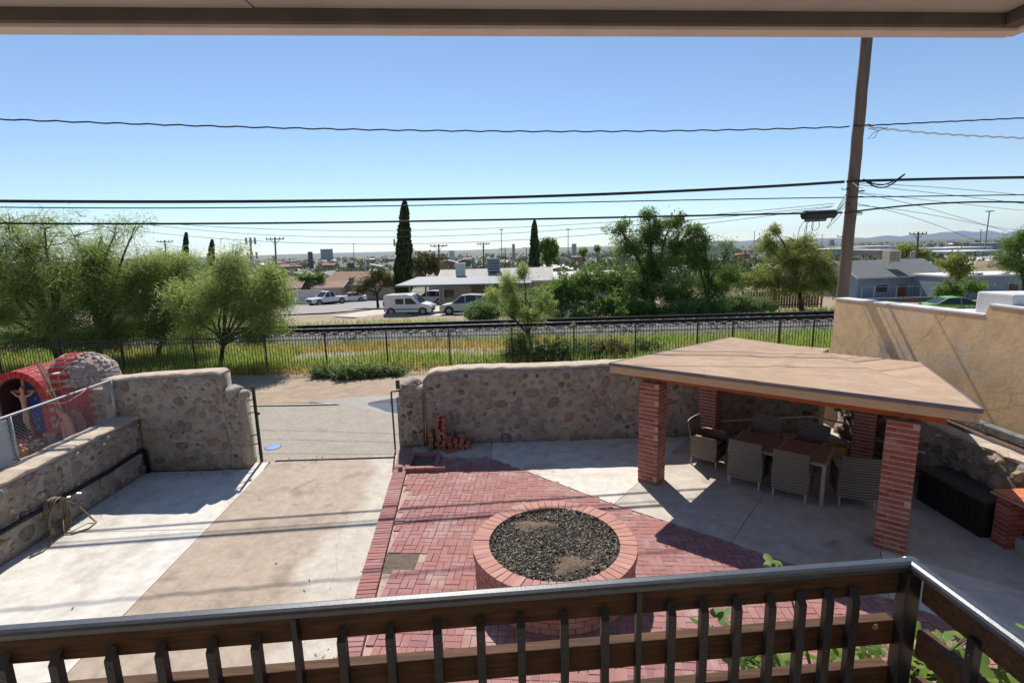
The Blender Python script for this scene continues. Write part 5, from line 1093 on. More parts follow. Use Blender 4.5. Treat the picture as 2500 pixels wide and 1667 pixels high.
def wire(label, pix, r, m='cable', Y0=None, Y1=None, twist=0, n=48, name='overhead_cable'):
    xs = [p[0] for p in pix]; left = xs[0] < 1500; Y0 = Y0 or (11.9 if left else 13.56); Y1 = Y1 or (13.56 if left else 13.9)
    W_ = []
    for i, (x, y) in enumerate(pix):
        t_ = (x - xs[0]) / (xs[-1] - xs[0]); W_.append(at(x, y, lerp(Y0, Y1, t_)))
    # smooth through the points with a parabola-like spline in x
    tx = np.array([p.x for p in W_]); deg = min(3, len(W_) - 1)
    cy_ = np.polyfit(tx, [p.y for p in W_], 1); cz = np.polyfit(tx, [p.z for p in W_], deg)
    X = np.linspace(tx[0], tx[-1], n)
    pts = [(x, float(np.polyval(cy_, x)) + (twist * math.cos(i * 1.7)), float(np.polyval(cz, x)) + (twist * math.sin(i * 1.7))) for i, x in enumerate(X)]
    o = MB().tube(pts, r, 6).build(name, K[m], smooth=True); tag(o, label, 'cable', 'overhead cables at the utility pole'); return o
wire('topmost twisted black service cable left of the utility pole', [(-120, 286), (300, 302), (638, 312), (1000, 319), (1329, 322), (1700, 319), (2076, 309)], .017, twist=.012, n=120)
wire('topmost black cable right of the utility pole', [(2095, 308), (2300, 298), (2620, 283)], .017, twist=.006)
wire('thick black cable at the middle of the pole, left span', [(-120, 490), (300, 492.5), (744, 491), (1329, 480), (1700, 464), (2062, 444)], .038)
wire('thin black cable just below the thick middle one, left span', [(-120, 504), (744, 506), (1329, 496), (2062, 482)], .014)
wire('lowest thick black cable holding the splice case, left span', [(-120, 544), (744, 544), (1329, 535), (1700, 526), (1950, 522), (2056, 519)], .026)
wire('thick black cable at the middle of the pole, right span', [(2068, 443), (2250, 438), (2620, 432)], .038)
wire('thin black cable below the thick middle one, right span', [(2068, 482), (2620, 474)], .015)
wire('lowest thick black cable, right span of the pole', [(2062, 520), (2130, 511), (2620, 501)], .024)
wire('twisted bare aluminium service cable sloping down right of the pole', [(2108, 308), (2250, 324), (2500, 338), (2620, 344)], .02, m='cablealu', twist=.014, n=60)
wire('upper thin drop wire sagging far across the alley', [(330, 540), (620, 557), (1000, 564), (1440, 546), (1780, 520), (2040, 497)], .007, Y0=16, Y1=13.6)
wire('middle thin drop wire sagging far across the alley', [(330, 545), (620, 570), (1000, 581), (1440, 556), (1790, 528), (2040, 503)], .007, Y0=17, Y1=13.6)
wire('lower thin drop wire sagging far across the alley', [(200, 547), (620, 587), (970, 596), (1100, 595), (1440, 574), (1820, 532), (2040, 506)], .007, Y0=18, Y1=13.6)
wire('uppermost thin house drop right of the pole', [(2090, 446), (2250, 457), (2560, 484)], .007, Y1=18)
wire('second thin house drop right of the pole', [(2095, 450), (2250, 470), (2560, 505)], .007, Y1=18)
wire('third thin house drop right of the pole', [(2100, 468), (2250, 490), (2560, 520)], .006, Y1=20)
wire('steep thin house drop passing behind the pine tree', [(2105, 469), (2250, 510), (2400, 551), (2500, 572)], .007, Y1=22)
wire('shallow thin house drop running toward the pine tree', [(2105, 500), (2250, 524), (2380, 548), (2500, 562)], .007, Y1=22)
wire('steepest thin house drop reaching down to the roofs', [(2100, 494), (2200, 527), (2320, 568), (2420, 600)], .007, Y1=24)
spc = thing('splice_case', 'black cylindrical cable splice case hanging left of the utility pole', 'splice case', at(2000, 528, 13.45))
a, b_ = at(1958, 526, 13.42), at(2040, 522, 13.5)
MB().tube([a, lerp(a, b_, .04), lerp(a, b_, .96), b_], [.07, .11, .11, .07], 10).build('case', K['cable'], spc)
MB().tube([a + Vector((.1, 0, -.12)), b_ + Vector((-.25, 0, -.13))], .05, 8).build('lower_case', K['plast'], spc)
for k in range(3):
    s_ = a + Vector((.12 + k * .14, 0, -.14)); r_ = .34 - .1 * k
    MB().tube([s_ + Vector((-.1 * math.sin(q / 12 * 2 * math.pi) - r_ * .35 * math.sin(q / 12 * math.pi), 0, -r_ * (1 - math.cos(q / 12 * 2 * math.pi)) * .9)) for q in range(13)], .007, 5).build('wire_loop', K['cable'], spc, smooth=True)

# ------------------------------------------------------------------ houses of the neighbourhood
def house(name, label, x, y, z0, w_, d, h, rise, wall, roof, rz=0, ridge='x', over=.45, wins=((-.28, 1.2), (.2, 1.4)), door=None, chim=None, group=None, far=False, cat='house', hip=False):
    t = thing(name, label, cat, (x, y, z0), rz, group=group, local=True)
    MB().box((0, 0, h / 2 - .5), (w_, d, h + 1)).build('wall', K[wall], t)
    W2, D2 = w_ / 2 + over, d / 2 + over
    if rise < .05:
        MB().box((0, 0, h + .1), (w_ + .2, d + .2, .2)).build('roof', K[roof], t)
    else:
        th_ = .14; mb = MB()
        if ridge == 'x':
            i_ = D2 * .9 if hip else 0
            V = [(-W2, -D2, h), (W2, -D2, h), (W2, D2, h), (-W2, D2, h), (-W2 + i_, 0, h + rise), (W2 - i_, 0, h + rise)]
            Fs = [(0, 1, 5, 4), (2, 3, 4, 5), (1, 2, 5), (3, 0, 4), (3, 2, 1, 0)]
        else:
            i_ = W2 * .9 if hip else 0
            V = [(-W2, -D2, h), (W2, -D2, h), (W2, D2, h), (-W2, D2, h), (0, -D2 + i_, h + rise), (0, D2 - i_, h + rise)]
            Fs = [(1, 2, 5, 4), (3, 0, 4, 5), (0, 1, 4), (2, 3, 5), (3, 2, 1, 0)]
        if hip: mb.add(V, Fs).build('roof', K[roof], t)
        else:
            mb.add(V, Fs[:2]); mb.add([(a, b, c + th_) for a, b, c in V], Fs[:2])
            mb.build('roof', K[roof], t)
            g_ = MB(); o_ = over - .02
            if ridge == 'x':
                for s in (-1, 1): g_.add([(s * (W2 - over), -D2 + over, h), (s * (W2 - over), D2 - over, h), (s * (W2 - over), 0, h + rise * (1 - over / D2))], [(0, 1, 2) if s > 0 else (2, 1, 0)])
                for s in (-1, 1): MB().bar((s * W2, -D2, h + .06), (s * W2, 0, h + rise + .06), .04, .18).build('barge_board', K['frame'], t); MB().bar((s * W2, D2, h + .06), (s * W2, 0, h + rise + .06), .04, .18).build('barge_board', K['frame'], t)
                MB().bar((-W2, -D2, h + .05), (W2, -D2, h + .05), .04, .17).build('fascia', K['frame'], t)
            else:
                for s in (-1, 1): g_.add([(-W2 + over, s * (D2 - over), h), (W2 - over, s * (D2 - over), h), (0, s * (D2 - over), h + rise * (1 - over / W2))], [(0, 1, 2) if s < 0 else (2, 1, 0)])
                MB().bar((-W2, -D2, h + .06), (0, -D2, h + rise + .06), .04, .18).build('barge_board', K['frame'], t); MB().bar((W2, -D2, h + .06), (0, -D2, h + rise + .06), .04, .18).build('barge_board', K['frame'], t)
            g_.build('gable', K[wall], t)
    for (u, ww) in wins:
        f = MB().box((u * w_, -d / 2 - .03, h * .55), (ww + .14, .06, 1.14)).build('window', K['frame'], t); MB().box((u * w_, -d / 2 - .045, h * .55), (ww, .06, 1.0)).build('pane', K['glass'], f)
    if door is not None:
        f = MB().box((door * w_, -d / 2 - .03, 1.05), (1.0, .06, 2.1)).build('door', K['w_brick'], t)
    if chim:
        MB().box((chim[0], chim[1], h + chim[2] / 2 - .2), (.9, .9, chim[2])).build('chimney', K['w_white'], t)
    return t
def cooler(label, px, py, Y, s=1.1, m='w_grey'):
    p = at(px, py, Y); t = thing('rooftop_cooler', label, 'air cooler', p)
    bd = MB().box((p.x, p.y, p.z + s * .5), (s, s * .9, s)).build('cabinet', K[m], t, bevel=.03)
    for k in range(4): MB().box((p.x, p.y - s * .46, p.z + s * (.2 + k * .2)), (s * .8, .02, s * .08)).build('louvre', K['plast'], bd)
    for a in (-1, 1):
        for b in (-1, 1): MB().bar((p.x + a * s * .4, p.y + b * s * .36, p.z - .45), (p.x + a * s * .4, p.y + b * s * .36, p.z), .05, .05).build('leg', K['galv'], t)
def gx(px, Y): return gnd(px, Y)
# near ranch house with carport
x0, x1 = at(1075, 700, 52).x, at(1345, 700, 52).x
hA = house('ranch_house', 'long low ranch house with a grey roof and carport behind the white van', (x0 + x1) / 2, 56.5, -1.75, x1 - x0, 8, 2.75, 1.15, 'w_tan', 'r_pale', wins=((-.42, 1.0), (.1, 1.4), (.35, 1.2)), chim=None)
cp_ = thing('carport', 'open carport with a pale corrugated roof on posts behind the white van', 'carport', (at(1040, 700, 50).x, 50, -1.6))
ca_, cb_, cc_, cd_ = at(964, 697, 49), at(1298, 690, 49), at(1290, 672, 53), at(1020, 676, 53)
mb = MB().add([ca_, cb_, cc_, cd_] + [p - Vector((0, 0, .16)) for p in (ca_, cb_, cc_, cd_)], [(0, 1, 2, 3), (7, 6, 5, 4), (1, 0, 4, 5), (2, 1, 5, 6), (3, 2, 6, 7), (0, 3, 7, 4)]); mb.build('roof', K['meta'], cp_)
for px in (1000, 1040, 1072, 1082):
    p = at(px, 700, 49.4); MB().bar((p.x, 49.4, -1.7), (p.x, 49.4, p.z), .1, .1).build('post', K['w_grey'], cp_)
MB().bar((at(1072, 700, 50).x, 50.2, -.2), (at(1150, 700, 50).x, 50.2, -.2), .15, 3.0).build('screen_wall', K['w_tan'], cp_); MB().box((at(1095, 690, 50).x, 50.1, .2), (.9, .1, .7)).build('window', K['glass'], cp_)
p = at(1125, 675, 54); t = thing('chimney', 'square white chimney on the roof of the ranch house', 'chimney', p); MB().box((p.x, p.y, p.z + .55), (.95, .9, 1.5)).build('stack', K['w_white'], t); MB().box((p.x, p.y, p.z + 1.33), (1.05, 1.0, .1)).build('cap', K['frame'], t)
cooler('large blue grey evaporative cooler on the ranch house roof', 1206, 662, 55, 1.35, 'w_bluegrey')
house('bungalow', 'tan bungalow with a brown gabled roof behind the parked pickup', at(885, 700, 86).x, 88, -3.7, 10.5, 8, 2.9, 1.9, 'w_tan', 'r_brown', rz=R(-12), wins=((-.3, 1.2), (-.05, .8), (.3, 1.4)), door=.12)
house('bungalow', 'small brown roofed garage beside the tan bungalow', at(815, 712, 84).x, 84, -3.6, 4.2, 5, 2.6, .8, 'w_tan', 'r_brown', wins=(), door=-.1)
cooler('dark cooler on the brown bungalow roof', 858, 655, 87, .95, 'plast')
house('bungalow', 'brown roofed bungalow behind the feathery trees at the left', at(660, 690, 82).x, 84, -3.6, 9, 8, 2.8, 1.5, 'w_brick', 'r_brown', rz=R(8), wins=((.1, 1.2), (.3, 1.0)))
house('bungalow', 'white gabled house with a grey roof two streets back', at(790, 660, 132).x, 134, -5.5, 12, 9, 3.0, 2.2, 'w_white', 'r_grey', ridge='y', wins=((-.2, 1.4), (.2, 1.4)))
house('bungalow', 'pale roofed long house behind the tallest cypress', at(1120, 640, 130).x, 132, -5.2, 15, 9, 3.0, 1.5, 'w_cream', 'r_tan', wins=((-.3, 1.4), (.05, 1.4), (.3, 1.4)))
house('flat_roofed_building', 'white flat roofed building left of the slim cypress', at(1250, 640, 108).x, 110, -4.5, 9, 8, 4.0, 0, 'w_white', 'r_white', wins=((-.3, 1.2), (0, 1.2), (.3, 1.2)), cat='building')
house('bungalow', 'low white roofed house behind the mesquite bushes', at(1410, 670, 70).x, 74, -2.9, 11, 9, 2.8, .9, 'w_white', 'r_white', wins=((-.3, 1.2), (.2, 1.2)))
xj0, xj1 = at(2090, 690, 66).x, at(2312, 690, 66).x
house('bungalow', 'blue house with a dark grey shingle roof right of the utility pole', (xj0 + xj1) / 2, 70.5, -3.7, xj1 - xj0, 8, 3.1, 2.0, 'w_blue', 'r_slate', rz=R(4), wins=((-.22, 1.6), (.22, 1.2)), door=.02)
cooler('pale grey cooler standing on the dark shingle roof of the blue house', 2175, 640, 68, 1.5, 'w_cream')
house('bungalow', 'tan hip roofed house behind the pine at the right edge', at(2420, 650, 88).x, 90, -4.6, 9, 8, 3.0, 1.7, 'w_cream', 'r_tan', hip=True, wins=((-.2, 1.2),))
house('flat_roofed_building', 'grey flat roofed building at the right edge above the parapet', at(2450, 690, 60).x, 64, -3.6, 11, 6, 3.2, 0, 'w_bluegrey', 'r_white', wins=((-.2, 1.2), (.2, 1.2)), cat='building')
for px, lb_ in ((2385, 'white condenser unit at the near end of the grey flat roof'), (2450, 'white condenser unit further along the grey flat roof')):
    p = at(px, 678, 61.5); t = thing('condenser_unit', lb_, 'air conditioner', p); MB().box((p.x, p.y, p.z + .2), (1.0, .5, .8)).build('case', K['w_white'], t, bevel=.03); MB().tube([(p.x, p.y - .25, p.z + .2), (p.x, p.y - .28, p.z + .2)], .3, 16).build('fan_grille', K['plast'], t)
o = MB().box((at(745, 720, 78).x, 79, -2.2), (4.9, .2, 2.3)).build('boundary_wall', K['w_white']); tag(o, 'white boundary wall beside the parked pickup', 'wall')
# street and forecourt
def gp(px, py, zz=None):
    Y = 40.
    for _ in range(40):
        p = at(px, py, Y); zt = float(terr(p.x, Y)); d = ray(px, py); Y = (zt + .06 - CAMH) / d.z * d.y if d.z < 0 else Y
    return (at(px, py, Y).x, Y)
def drape(name, pix, m, dz):
    P = [gp(*q) for q in pix]; n = len(P)
    mb = MB().add([(x, y, float(terr(x, y)) + dz) for x, y in P], [tuple(range(n))]); return structure(mb.build(name, m))
drape('side_street', [(480, 778), (640, 771), (800, 764), (900, 756), (1010, 746), (1010, 729), (880, 734), (790, 743), (640, 752), (480, 760)], K['street'], .09)
drape('forecourt', [(810, 772), (900, 758), (950, 750), (1200, 745), (1200, 768), (1000, 772), (940, 768), (870, 774)], K['conc_patio'], .05)
dm_ = MB(); dv = []
for i in range(12):
    for j in range(9):
        u, v = i / 11, j / 8; p0 = gp(860, 774); x = p0[0] + u * 6.5; y = p0[1] - 1.5 + v * 4; dm_.v.append((x, y, float(terr(x, y)) - .1 + .42 * math.sin(math.pi * u) * math.sin(math.pi * v) * (1 + .2 * math.sin(7 * u + 5 * v))))
dm_.f = [(i * 9 + j, i * 9 + j + 1, i * 9 + j + 10, i * 9 + j + 9) for i in range(11) for j in range(8)]
structure(dm_.build('dirt_mound', K['dirt'], smooth=True))

# ------------------------------------------------------------------ vehicles
def wheel(t, x, y, r=.33, wd=.22):
    s = 1 if y > 0 else -1
    o = MB().tube([(x, y - s * wd, r), (x, y - s * .02, r), (x, y, r)], [r, r, r * .9], 18).build('wheel', K['tyre'], t, smooth=False)
    MB().tube([(x, y - .005 * s, r), (x, y + .012 * s, r)], [r * .66, r * .55], 14).build('rim', K['rim'], o)
def sideglass(t, pr_, y, m='carglass', nm='window'):
    for s in (-1, 1): MB().side(pr_, s * y - .012, s * y + .012).build(nm, K[m], t)
def car(label, paint, kind, loc, rz, cat='car', name='parked_car'):
    t = thing(name, label, cat, loc, rz, local=True)
    P = K[paint]; W2 = .89
    if kind == 'sedan':
        body = [(-2.25, .28), (-2.3, .62), (-2.2, .93), (-1.55, .98), (1.0, .93), (1.95, .80), (2.25, .66), (2.3, .4), (2.2, .25)]
        cab = [(-1.75, .96), (-1.0, 1.40), (-.2, 1.45), (.45, 1.38), (1.15, .92)]; roofz = (-1.02, .48)
        wx = (-1.35, 1.4); wr = .33; H = 1.42
        gl = [[(-1.35, 1.0), (-.92, 1.33), (-.12, 1.37), (-.12, .99)], [(-.05, .99), (-.05, 1.37), (.42, 1.32), (.95, .96)]]
    elif kind == 'suv':
        body = [(-2.2, .35), (-2.25, .7), (-2.2, 1.05), (-1.9, 1.08), (1.0, 1.04), (1.9, .93), (2.2, .78), (2.25, .45), (2.15, .32)]
        cab = [(-2.15, 1.05), (-1.95, 1.62), (-.4, 1.70), (.35, 1.62), (1.1, 1.02)]
        wx = (-1.35, 1.38); wr = .37; H = 1.68
        gl = [[(-1.95, 1.1), (-1.8, 1.55), (-1.1, 1.6), (-1.1, 1.1)], [(-1.03, 1.1), (-1.03, 1.6), (-.1, 1.6), (-.1, 1.08)], [(-.03, 1.08), (-.03, 1.6), (.32, 1.55), (.92, 1.06)]]
    elif kind == 'pickup':
        body = [(-2.85, .45), (-2.88, 1.05), (-.75, 1.08), (-.7, 1.15), (1.1, 1.15), (2.4, 1.12), (2.75, 1.02), (2.85, .55), (2.7, .42)]
        cab = [(-.75, 1.1), (-.65, 1.8), (.0, 1.88), (.45, 1.82), (1.15, 1.12)]
        wx = (-1.75, 1.85); wr = .42; H = 1.85; W2 = .98
        gl = [[(-.6, 1.2), (-.53, 1.72), (.0, 1.76), (.0, 1.18)], [(.07, 1.18), (.07, 1.76), (.42, 1.72), (.95, 1.17)]]
    else:   # van
        body = [(-2.12, .3), (-2.15, .9), (-2.1, 1.75), (-2.0, 1.86), (.1, 1.92), (.55, 1.82), (1.25, 1.15), (2.0, .98), (2.18, .8), (2.2, .45), (2.1, .28)]
        cab = None; wx = (-1.45, 1.45); wr = .34; H = 1.9; W2 = .88
        gl = [[(-1.0, 1.05), (-1.0, 1.52), (-.25, 1.52), (-.25, 1.05)], [(-.1, 1.02), (-.1, 1.55), (.42, 1.55), (1.0, 1.04)]]
    mb = MB().side(body, -W2, W2); mb.build('body', P, t, bevel=.07, smooth=False)
    if cab:
        # tapered greenhouse: dark glass with paint roof
        n = len(cab); zt = max(c[1] for c in cab); zb = min(c[1] for c in cab)
        V = [(x, -(W2 - .05 - .16 * (z - zb) / (zt - zb)), z) for x, z in cab] + [(x, (W2 - .05 - .16 * (z - zb) / (zt - zb)), z) for x, z in cab]
        mb = MB().add(V, [tuple(range(n)), tuple(range(2 * n - 1, n - 1, -1))] + [((i + 1) % n, i, n + i, n + (i + 1) % n) for i in range(n)]); mb.build('windows', K['carglass'], t)
        up_pts = [c for c in cab if c[1] > zt - .12]; W3 = W2 - .05 - .16
        MB().side([(c[0], c[1] + .0) for c in up_pts] + [(c[0] * 1.0, c[1] + .05) for c in up_pts[::-1]], -W3 - .02, W3 + .02).build('roof', P, t)
        for s in (-1, 1):
            yb_, yt_ = s * (W2 - .045), s * (W3 + .005)
            for (i, j) in ((0, 1), (n - 1, n - 2)): MB().bar((cab[i][0], yb_, cab[i][1]), (cab[j][0], s * (W2 - .045 - .16 * (cab[j][1] - zb) / (zt - zb)), cab[j][1]), .07, .07).build('pillar', P, t)
            for g_ in gl[:-1]:
                xm = g_[-1][0] + .035; MB().bar((xm, yb_, zb), (xm, yt_, zt - .04), .06, .05).build('pillar', P, t)
    else:
        sideglass(t, gl[0], W2 + .004); sideglass(t, gl[1], W2 + .004)
        MB().add([(.52, -.72, 1.80), (.52, .72, 1.80), (1.3, .8, 1.15), (1.3, -.8, 1.15), (.57, -.72, 1.85), (.57, .72, 1.85), (1.35, .8, 1.2), (1.35, -.8, 1.2)], [(0, 1, 2, 3), (7, 6, 5, 4), (0, 4, 5, 1), (1, 5, 6, 2), (2, 6, 7, 3), (3, 7, 4, 0)]).build('windscreen', K['carglass'], t)
        sideglass(t, [(-2.12, .55), (-2.12, .63), (1.9, .63), (1.9, .55)], W2 + .01, 'plast', 'rub_strip')
    for s in (-1, 1):
        for x in wx:
            MB().tube([(x, s * (W2 - .02), wr + .02), (x, s * (W2 + .008), wr + .02)], wr * 1.17, 18).build('wheel_arch', K['plast'], t); wheel(t, x, s * (W2 + .02), wr)
        MB().box((body[-2][0] - .06, s * (W2 - .22), .72 if kind != 'pickup' else .92), (.12, .34, .16)).build('headlight', K['lamp'], t, bevel=.03)
        MB().box((body[1][0] + .05, s * (W2 - .12), .82 if kind != 'van' else 1.1), (.12, .26, .16 if kind != 'van' else .4)).build('taillight', K['taillamp'], t)
        MB().box(((cab[-1][0] - .15) if cab else 1.0, s * (W2 + .1), body[4][1] + .12 if cab else 1.15), (.12, .18, .13)).build('mirror', P, t)
    MB().box((body[-2][0] - .02, 0, .5 if kind != 'pickup' else .75), (.1, W2 * 1.3, .22 if kind != 'pickup' else .4)).build('grille', K['plast'], t)
    MB().box((0, 0, .24), (4.0, W2 * 1.8, .16)).build('underbody', K['tyre'], t)
    return t
def on(px, Y, dz=.08): x, y, z = gnd(px, Y); return (x, y, z + dz)
car('white panel van parked before the carport', 'carwhite', 'van', on(1003, 46.5), R(-6), 'van', 'parked_van')
car('silver sport utility car parked beside the white van', 'carsilver', 'suv', on(1140, 45.5), R(176), 'car')
car('white pickup truck parked by the white boundary wall', 'carwhite', 'pickup', on(805, 73), R(232), 'pickup truck', 'parked_pickup')
car('white sedan parked behind the pickup truck', 'carwhite', 'sedan', on(864, 80), R(200))
car('white sedan parked beyond the street tree', 'carwhite', 'sedan', on(945, 92), R(190)); car('silver car parked in the carport', 'carsilver', 'suv', on(1055, 66), R(170))
car('bright green sedan seen over the dip of the parapet', 'cargreen', 'sedan', (at(2336, 735, 42).x, 42, -1.98), R(-14))
car('white car at the right edge above the parapet', 'carwhite', 'sedan', (at(2490, 712, 48).x, 48, -2.4), R(-8))

# street furniture: ladder, mid fences
bf = thing('board_fence', 'brown vertical board fence behind the willowy tree', 'fence', gnd(1920, 43))
bme = MB().box((0, 0, 0), (.19, .03, 1.5)).mesh('board', K['woodfence'])
xa, xb = at(1812, 750, 43).x, at(2006, 750, 43).x; zf = float(terr(24, 43)); nb = int((xb - xa) / .235)
for k in range(nb): place('board', bme, TRS((xa + k * .235, 43, zf + .85 + random.uniform(-.04, .04))), bf)
for z in (.4, 1.25): MB().bar((xa, 43.04, zf + z), (xb, 43.04, zf + z), .05, .09).build('rail', K['woodfence'], bf)
for px in (1812, 1890, 2006): p = at(px, 750, 43); MB().bar((p.x, 43.1, zf - .1), (p.x, 43.1, zf + 1.75), .12, .12).build('post', K['woodfence'], bf)
lw_ = thing('low_stone_fence', 'dark low stone wall in front of the blue house', 'wall', gnd(2220, 56)); p0, p1 = at(2110, 740, 56), at(2300, 742, 56)
MB().bar((p0.x, 56, -2.75), (p1.x, 56, -2.75), .4, 1.4).build('wall_body', K['timber'], lw_)
cf = thing('wire_fence', 'pale wire fence with thin posts before the blue house', 'fence', gnd(2220, 57)); 
for px in (2105, 2135, 2190, 2250, 2310): p = at(px, 700, 57); MB().tube([(p.x, 57, -3), (p.x, 57, p.z + .1)], .035, 5).build('post', K['galv'], cf)
MB().tube([at(2105, 700, 57), at(2320, 698, 57)], .03, 5).build('top_rail', K['galv'], cf)
ldr = thing('ladder', 'aluminium ladder leaning on the wall of the blue house', 'ladder', at(2226, 726, 65))
a, b_ = at(2222, 726, 65.3), at(2226, 690, 65.8)
for s in (-.22, .22): MB().bar(a + Vector((s, 0, 0)), b_ + Vector((s, 0, 0)), .05, .05).build('rail', K['galv'], ldr)
for k in range(7): q = lerp(a, b_, (k + .5) / 7); MB().bar(q - Vector((.22, 0, 0)), q + Vector((.22, 0, 0)), .04, .04).build('rung', K['galv'], ldr)

# smaller trees of the neighbourhood
tree('street_tree', 'round olive green street tree beside the parked white van', gnd(927, 60), [B(905, 690, 60, 1.5, 1.4, 1.0), B(950, 690, 60, 1.5, 1.4, 1.0), B(928, 672, 60, 1.3, 1.3, .8), B(880, 705, 60, .9, 1, .6, .6)], K['olive'], K['bark'], twigs=60, per=26, ll=.26, lw=.09, spread=.22, droop=.1, r0=.16, seed=31, fork=.42)
tree('round_tree', 'dense dark green round tree behind the white boundary wall', gnd(760, 84), [B(745, 680, 84, 2.0, 1.8, 1.1), B(775, 682, 84, 1.8, 1.6, 1.0)], K['mesq'], K['bark'], twigs=70, per=26, ll=.35, lw=.16, spread=.25, droop=0, r0=.18, seed=33, fork=.4)
tree('leafy_tree', 'mid green leafy tree behind the tallest cypress', gnd(1045, 95), [B(1035, 640, 95, 2.6, 2, 2.2), B(1058, 650, 95, 2.0, 2, 1.8), B(1020, 655, 95, 1.8, 1.6, 1.4, .7)], K['olive'], K['bark'], twigs=60, per=26, ll=.5, lw=.2, spread=.35, droop=.1, r0=.2, seed=35, fork=.3)
tree('leafy_tree', 'upright leafy tree right beside the slim cypress', gnd(1342, 88), [B(1340, 600, 88, 1.4, 1.3, 1.4), B(1342, 630, 88, 1.5, 1.3, 1.6), B(1325, 600, 88, .8, .8, .9, .5), B(1356, 610, 88, .7, .7, 1.0, .5)], K['mesq'], K['bark'], twigs=55, per=26, ll=.4, lw=.2, spread=.28, droop=0, r0=.2, seed=37, fork=.3)
tree('pine_tree', 'dark green pine at the right edge above the parapet', gnd(2490, 52), [B(2480, 600, 52, 1.8, 1.6, 1.3), B(2460, 640, 52, 1.8, 1.6, 1.1), B(2500, 650, 52, 2, 1.8, 1.5), B(2505, 580, 52, 1.4, 1.2, 1.2)], K['mesq'], K['bark'], twigs=90, per=30, ll=.3, lw=.04, spread=.24, droop=-.2, r0=.2, seed=39, fork=.3)
tree('leafy_tree', 'light green bushy tree in front of the blue house', gnd(2330, 58), [B(2320, 650, 58, 1.6, 1.4, 1.2), B(2345, 665, 58, 1.6, 1.4, 1.2), B(2335, 632, 58, 1.2, 1, .8, .6)], K['willow'], K['bark'], twigs=60, per=28, ll=.35, lw=.08, spread=.22, droop=.1, r0=.14, seed=41)
tree('bush', 'dark green bush at the end of the blue house', gnd(2345, 54), [B(2330, 705, 54, 1.3, 1.2, .9), B(2375, 700, 54, 1.3, 1.2, .9), B(2300, 715, 54, .8, .8, .6)], K['mesq'], K['bark'], twigs=70, per=28, ll=.22, lw=.08, spread=.2, droop=0, r0=.08, seed=43, stems=.4, cat='bush')
tree('leafy_tree', 'yellow green tree behind the dark shingle roof', gnd(2225, 100), [B(2215, 615, 100, 2.2, 2, 1.4), B(2245, 625, 100, 1.8, 1.6, 1.1)], K['willow'], K['bark'], twigs=55, per=26, ll=.5, lw=.2, spread=.35, droop=.1, r0=.2, seed=45)
for i, (px, py, Y, hgt, lb_) in enumerate(((1424, 615, 200, 6, 'small shaggy palm on the horizon right of the leafy tree'), (1458, 606, 260, 8, 'slender palm on the horizon left of the mesquite'))):
    p = at(px, py, Y); gb = (p.x, Y, float(terr(p.x, Y))); t = thing('palm_tree', lb_, 'palm', gb); MB().tube([gb, (p.x, Y, p.z)], [.3, .2], 7).build('trunk', K['bark'], t)
    g_ = np.random.default_rng(i); n = 220; D = unit(g_.normal(size=(n, 3)) + np.array([0, 0, -.15])); P = np.array(p) + D * 1.0; U = unit(np.cross(D, g_.normal(size=(n, 3)))); qmesh('crown', quads(P, D, U, np.full(n, 1.0), np.full(n, .12)), K['mesq'], t)

# ------------------------------------------------------------------ far poles, masts, buildings
def cross_pole(label, px, ytop, ybot, Y, arm=1.9, arms=1, tf=False, name='utility_pole'):
    a, b_ = at(px, ytop, Y), at(px, ybot, Y); t = thing(name, label, 'utility pole', (b_.x, Y, b_.z)); b_.z = min(b_.z, float(terr(b_.x, Y)))
    MB().tube([b_, a], [.19, .13], 8).build('shaft', K['pole'], t)
    for k in range(arms):
        q = a - Vector((0, 0, .35 + k * 1.6)); MB().bar(q - Vector((arm, 0, 0)), q + Vector((arm, 0, 0)), .14, .16).build('crossarm', K['pole'], t)
        for u in (-.95, -.5, .5, .95): MB().lathe([(.06, 0), (.09, .12), (.05, .26)], q + Vector((arm * u, 0, .08)), 6).build('insulator', K['plast'], t)
        MB().bar(q + Vector((-arm * .55, 0, 0)), q + Vector((0, 0, -.9)), .06, .06).build('brace', K['pole'], t); MB().bar(q + Vector((arm * .55, 0, 0)), q + Vector((0, 0, -.9)), .06, .06).build('brace', K['pole'], t)
    if tf: MB().lathe([(.0, 0), (.34, .02), (.34, 1.1), (.0, 1.18)], a + Vector((-.5, 0, -4.2)), 10).build('transformer', K['w_grey'], t)
    return t
cross_pole('distant utility pole with one crossarm above the feathery trees', 402, 586, 645, 110, 1.7)
cross_pole('brown utility pole with crossarm and transformer left of the white houses', 671, 579, 665, 88, 1.5, 1, True)
cross_pole('brown utility pole with two crossarms right of the tallest cypress', 1071, 596, 668, 92, 1.5, 2)
cross_pole('brown utility pole with one crossarm above the pale roofed house', 1180, 592, 650, 110, 1.3)
cross_pole('small far utility pole left of the white flat roofed building', 1233, 604, 632, 190, 2.3)
cross_pole('small far utility pole left of the slim cypress', 1285, 603, 632, 210, 1.8)
cross_pole('utility pole with crossarm and transformer behind the blue house', 2242, 566, 640, 84, 1.4, 1, True)
def mast(label, px, ytop, ybot, Y, r=.35, head=2.2, name='light_mast', px2=None):
    a, b_ = at(px, ytop, Y), at(px2 or px, ybot, Y); t = thing(name, label, 'light mast', b_); b_.z = min(b_.z, float(terr(b_.x, Y)))
    MB().tube([b_, a], [r, r * .6], 8).build('shaft', K['farsteel'], t); MB().lathe([(head * .3, -.4), (head, -.2), (head, .3), (.2, .5)], a, 10).build('lamp_ring', K['farsteel'], t)
mast('tall thin light mast near the centre of the horizon', 1224, 561, 623, 420, .4, 1.8); mast('tall thin light mast right of the leafy tree on the horizon', 1387, 560, 620, 420, .4, 1.6)
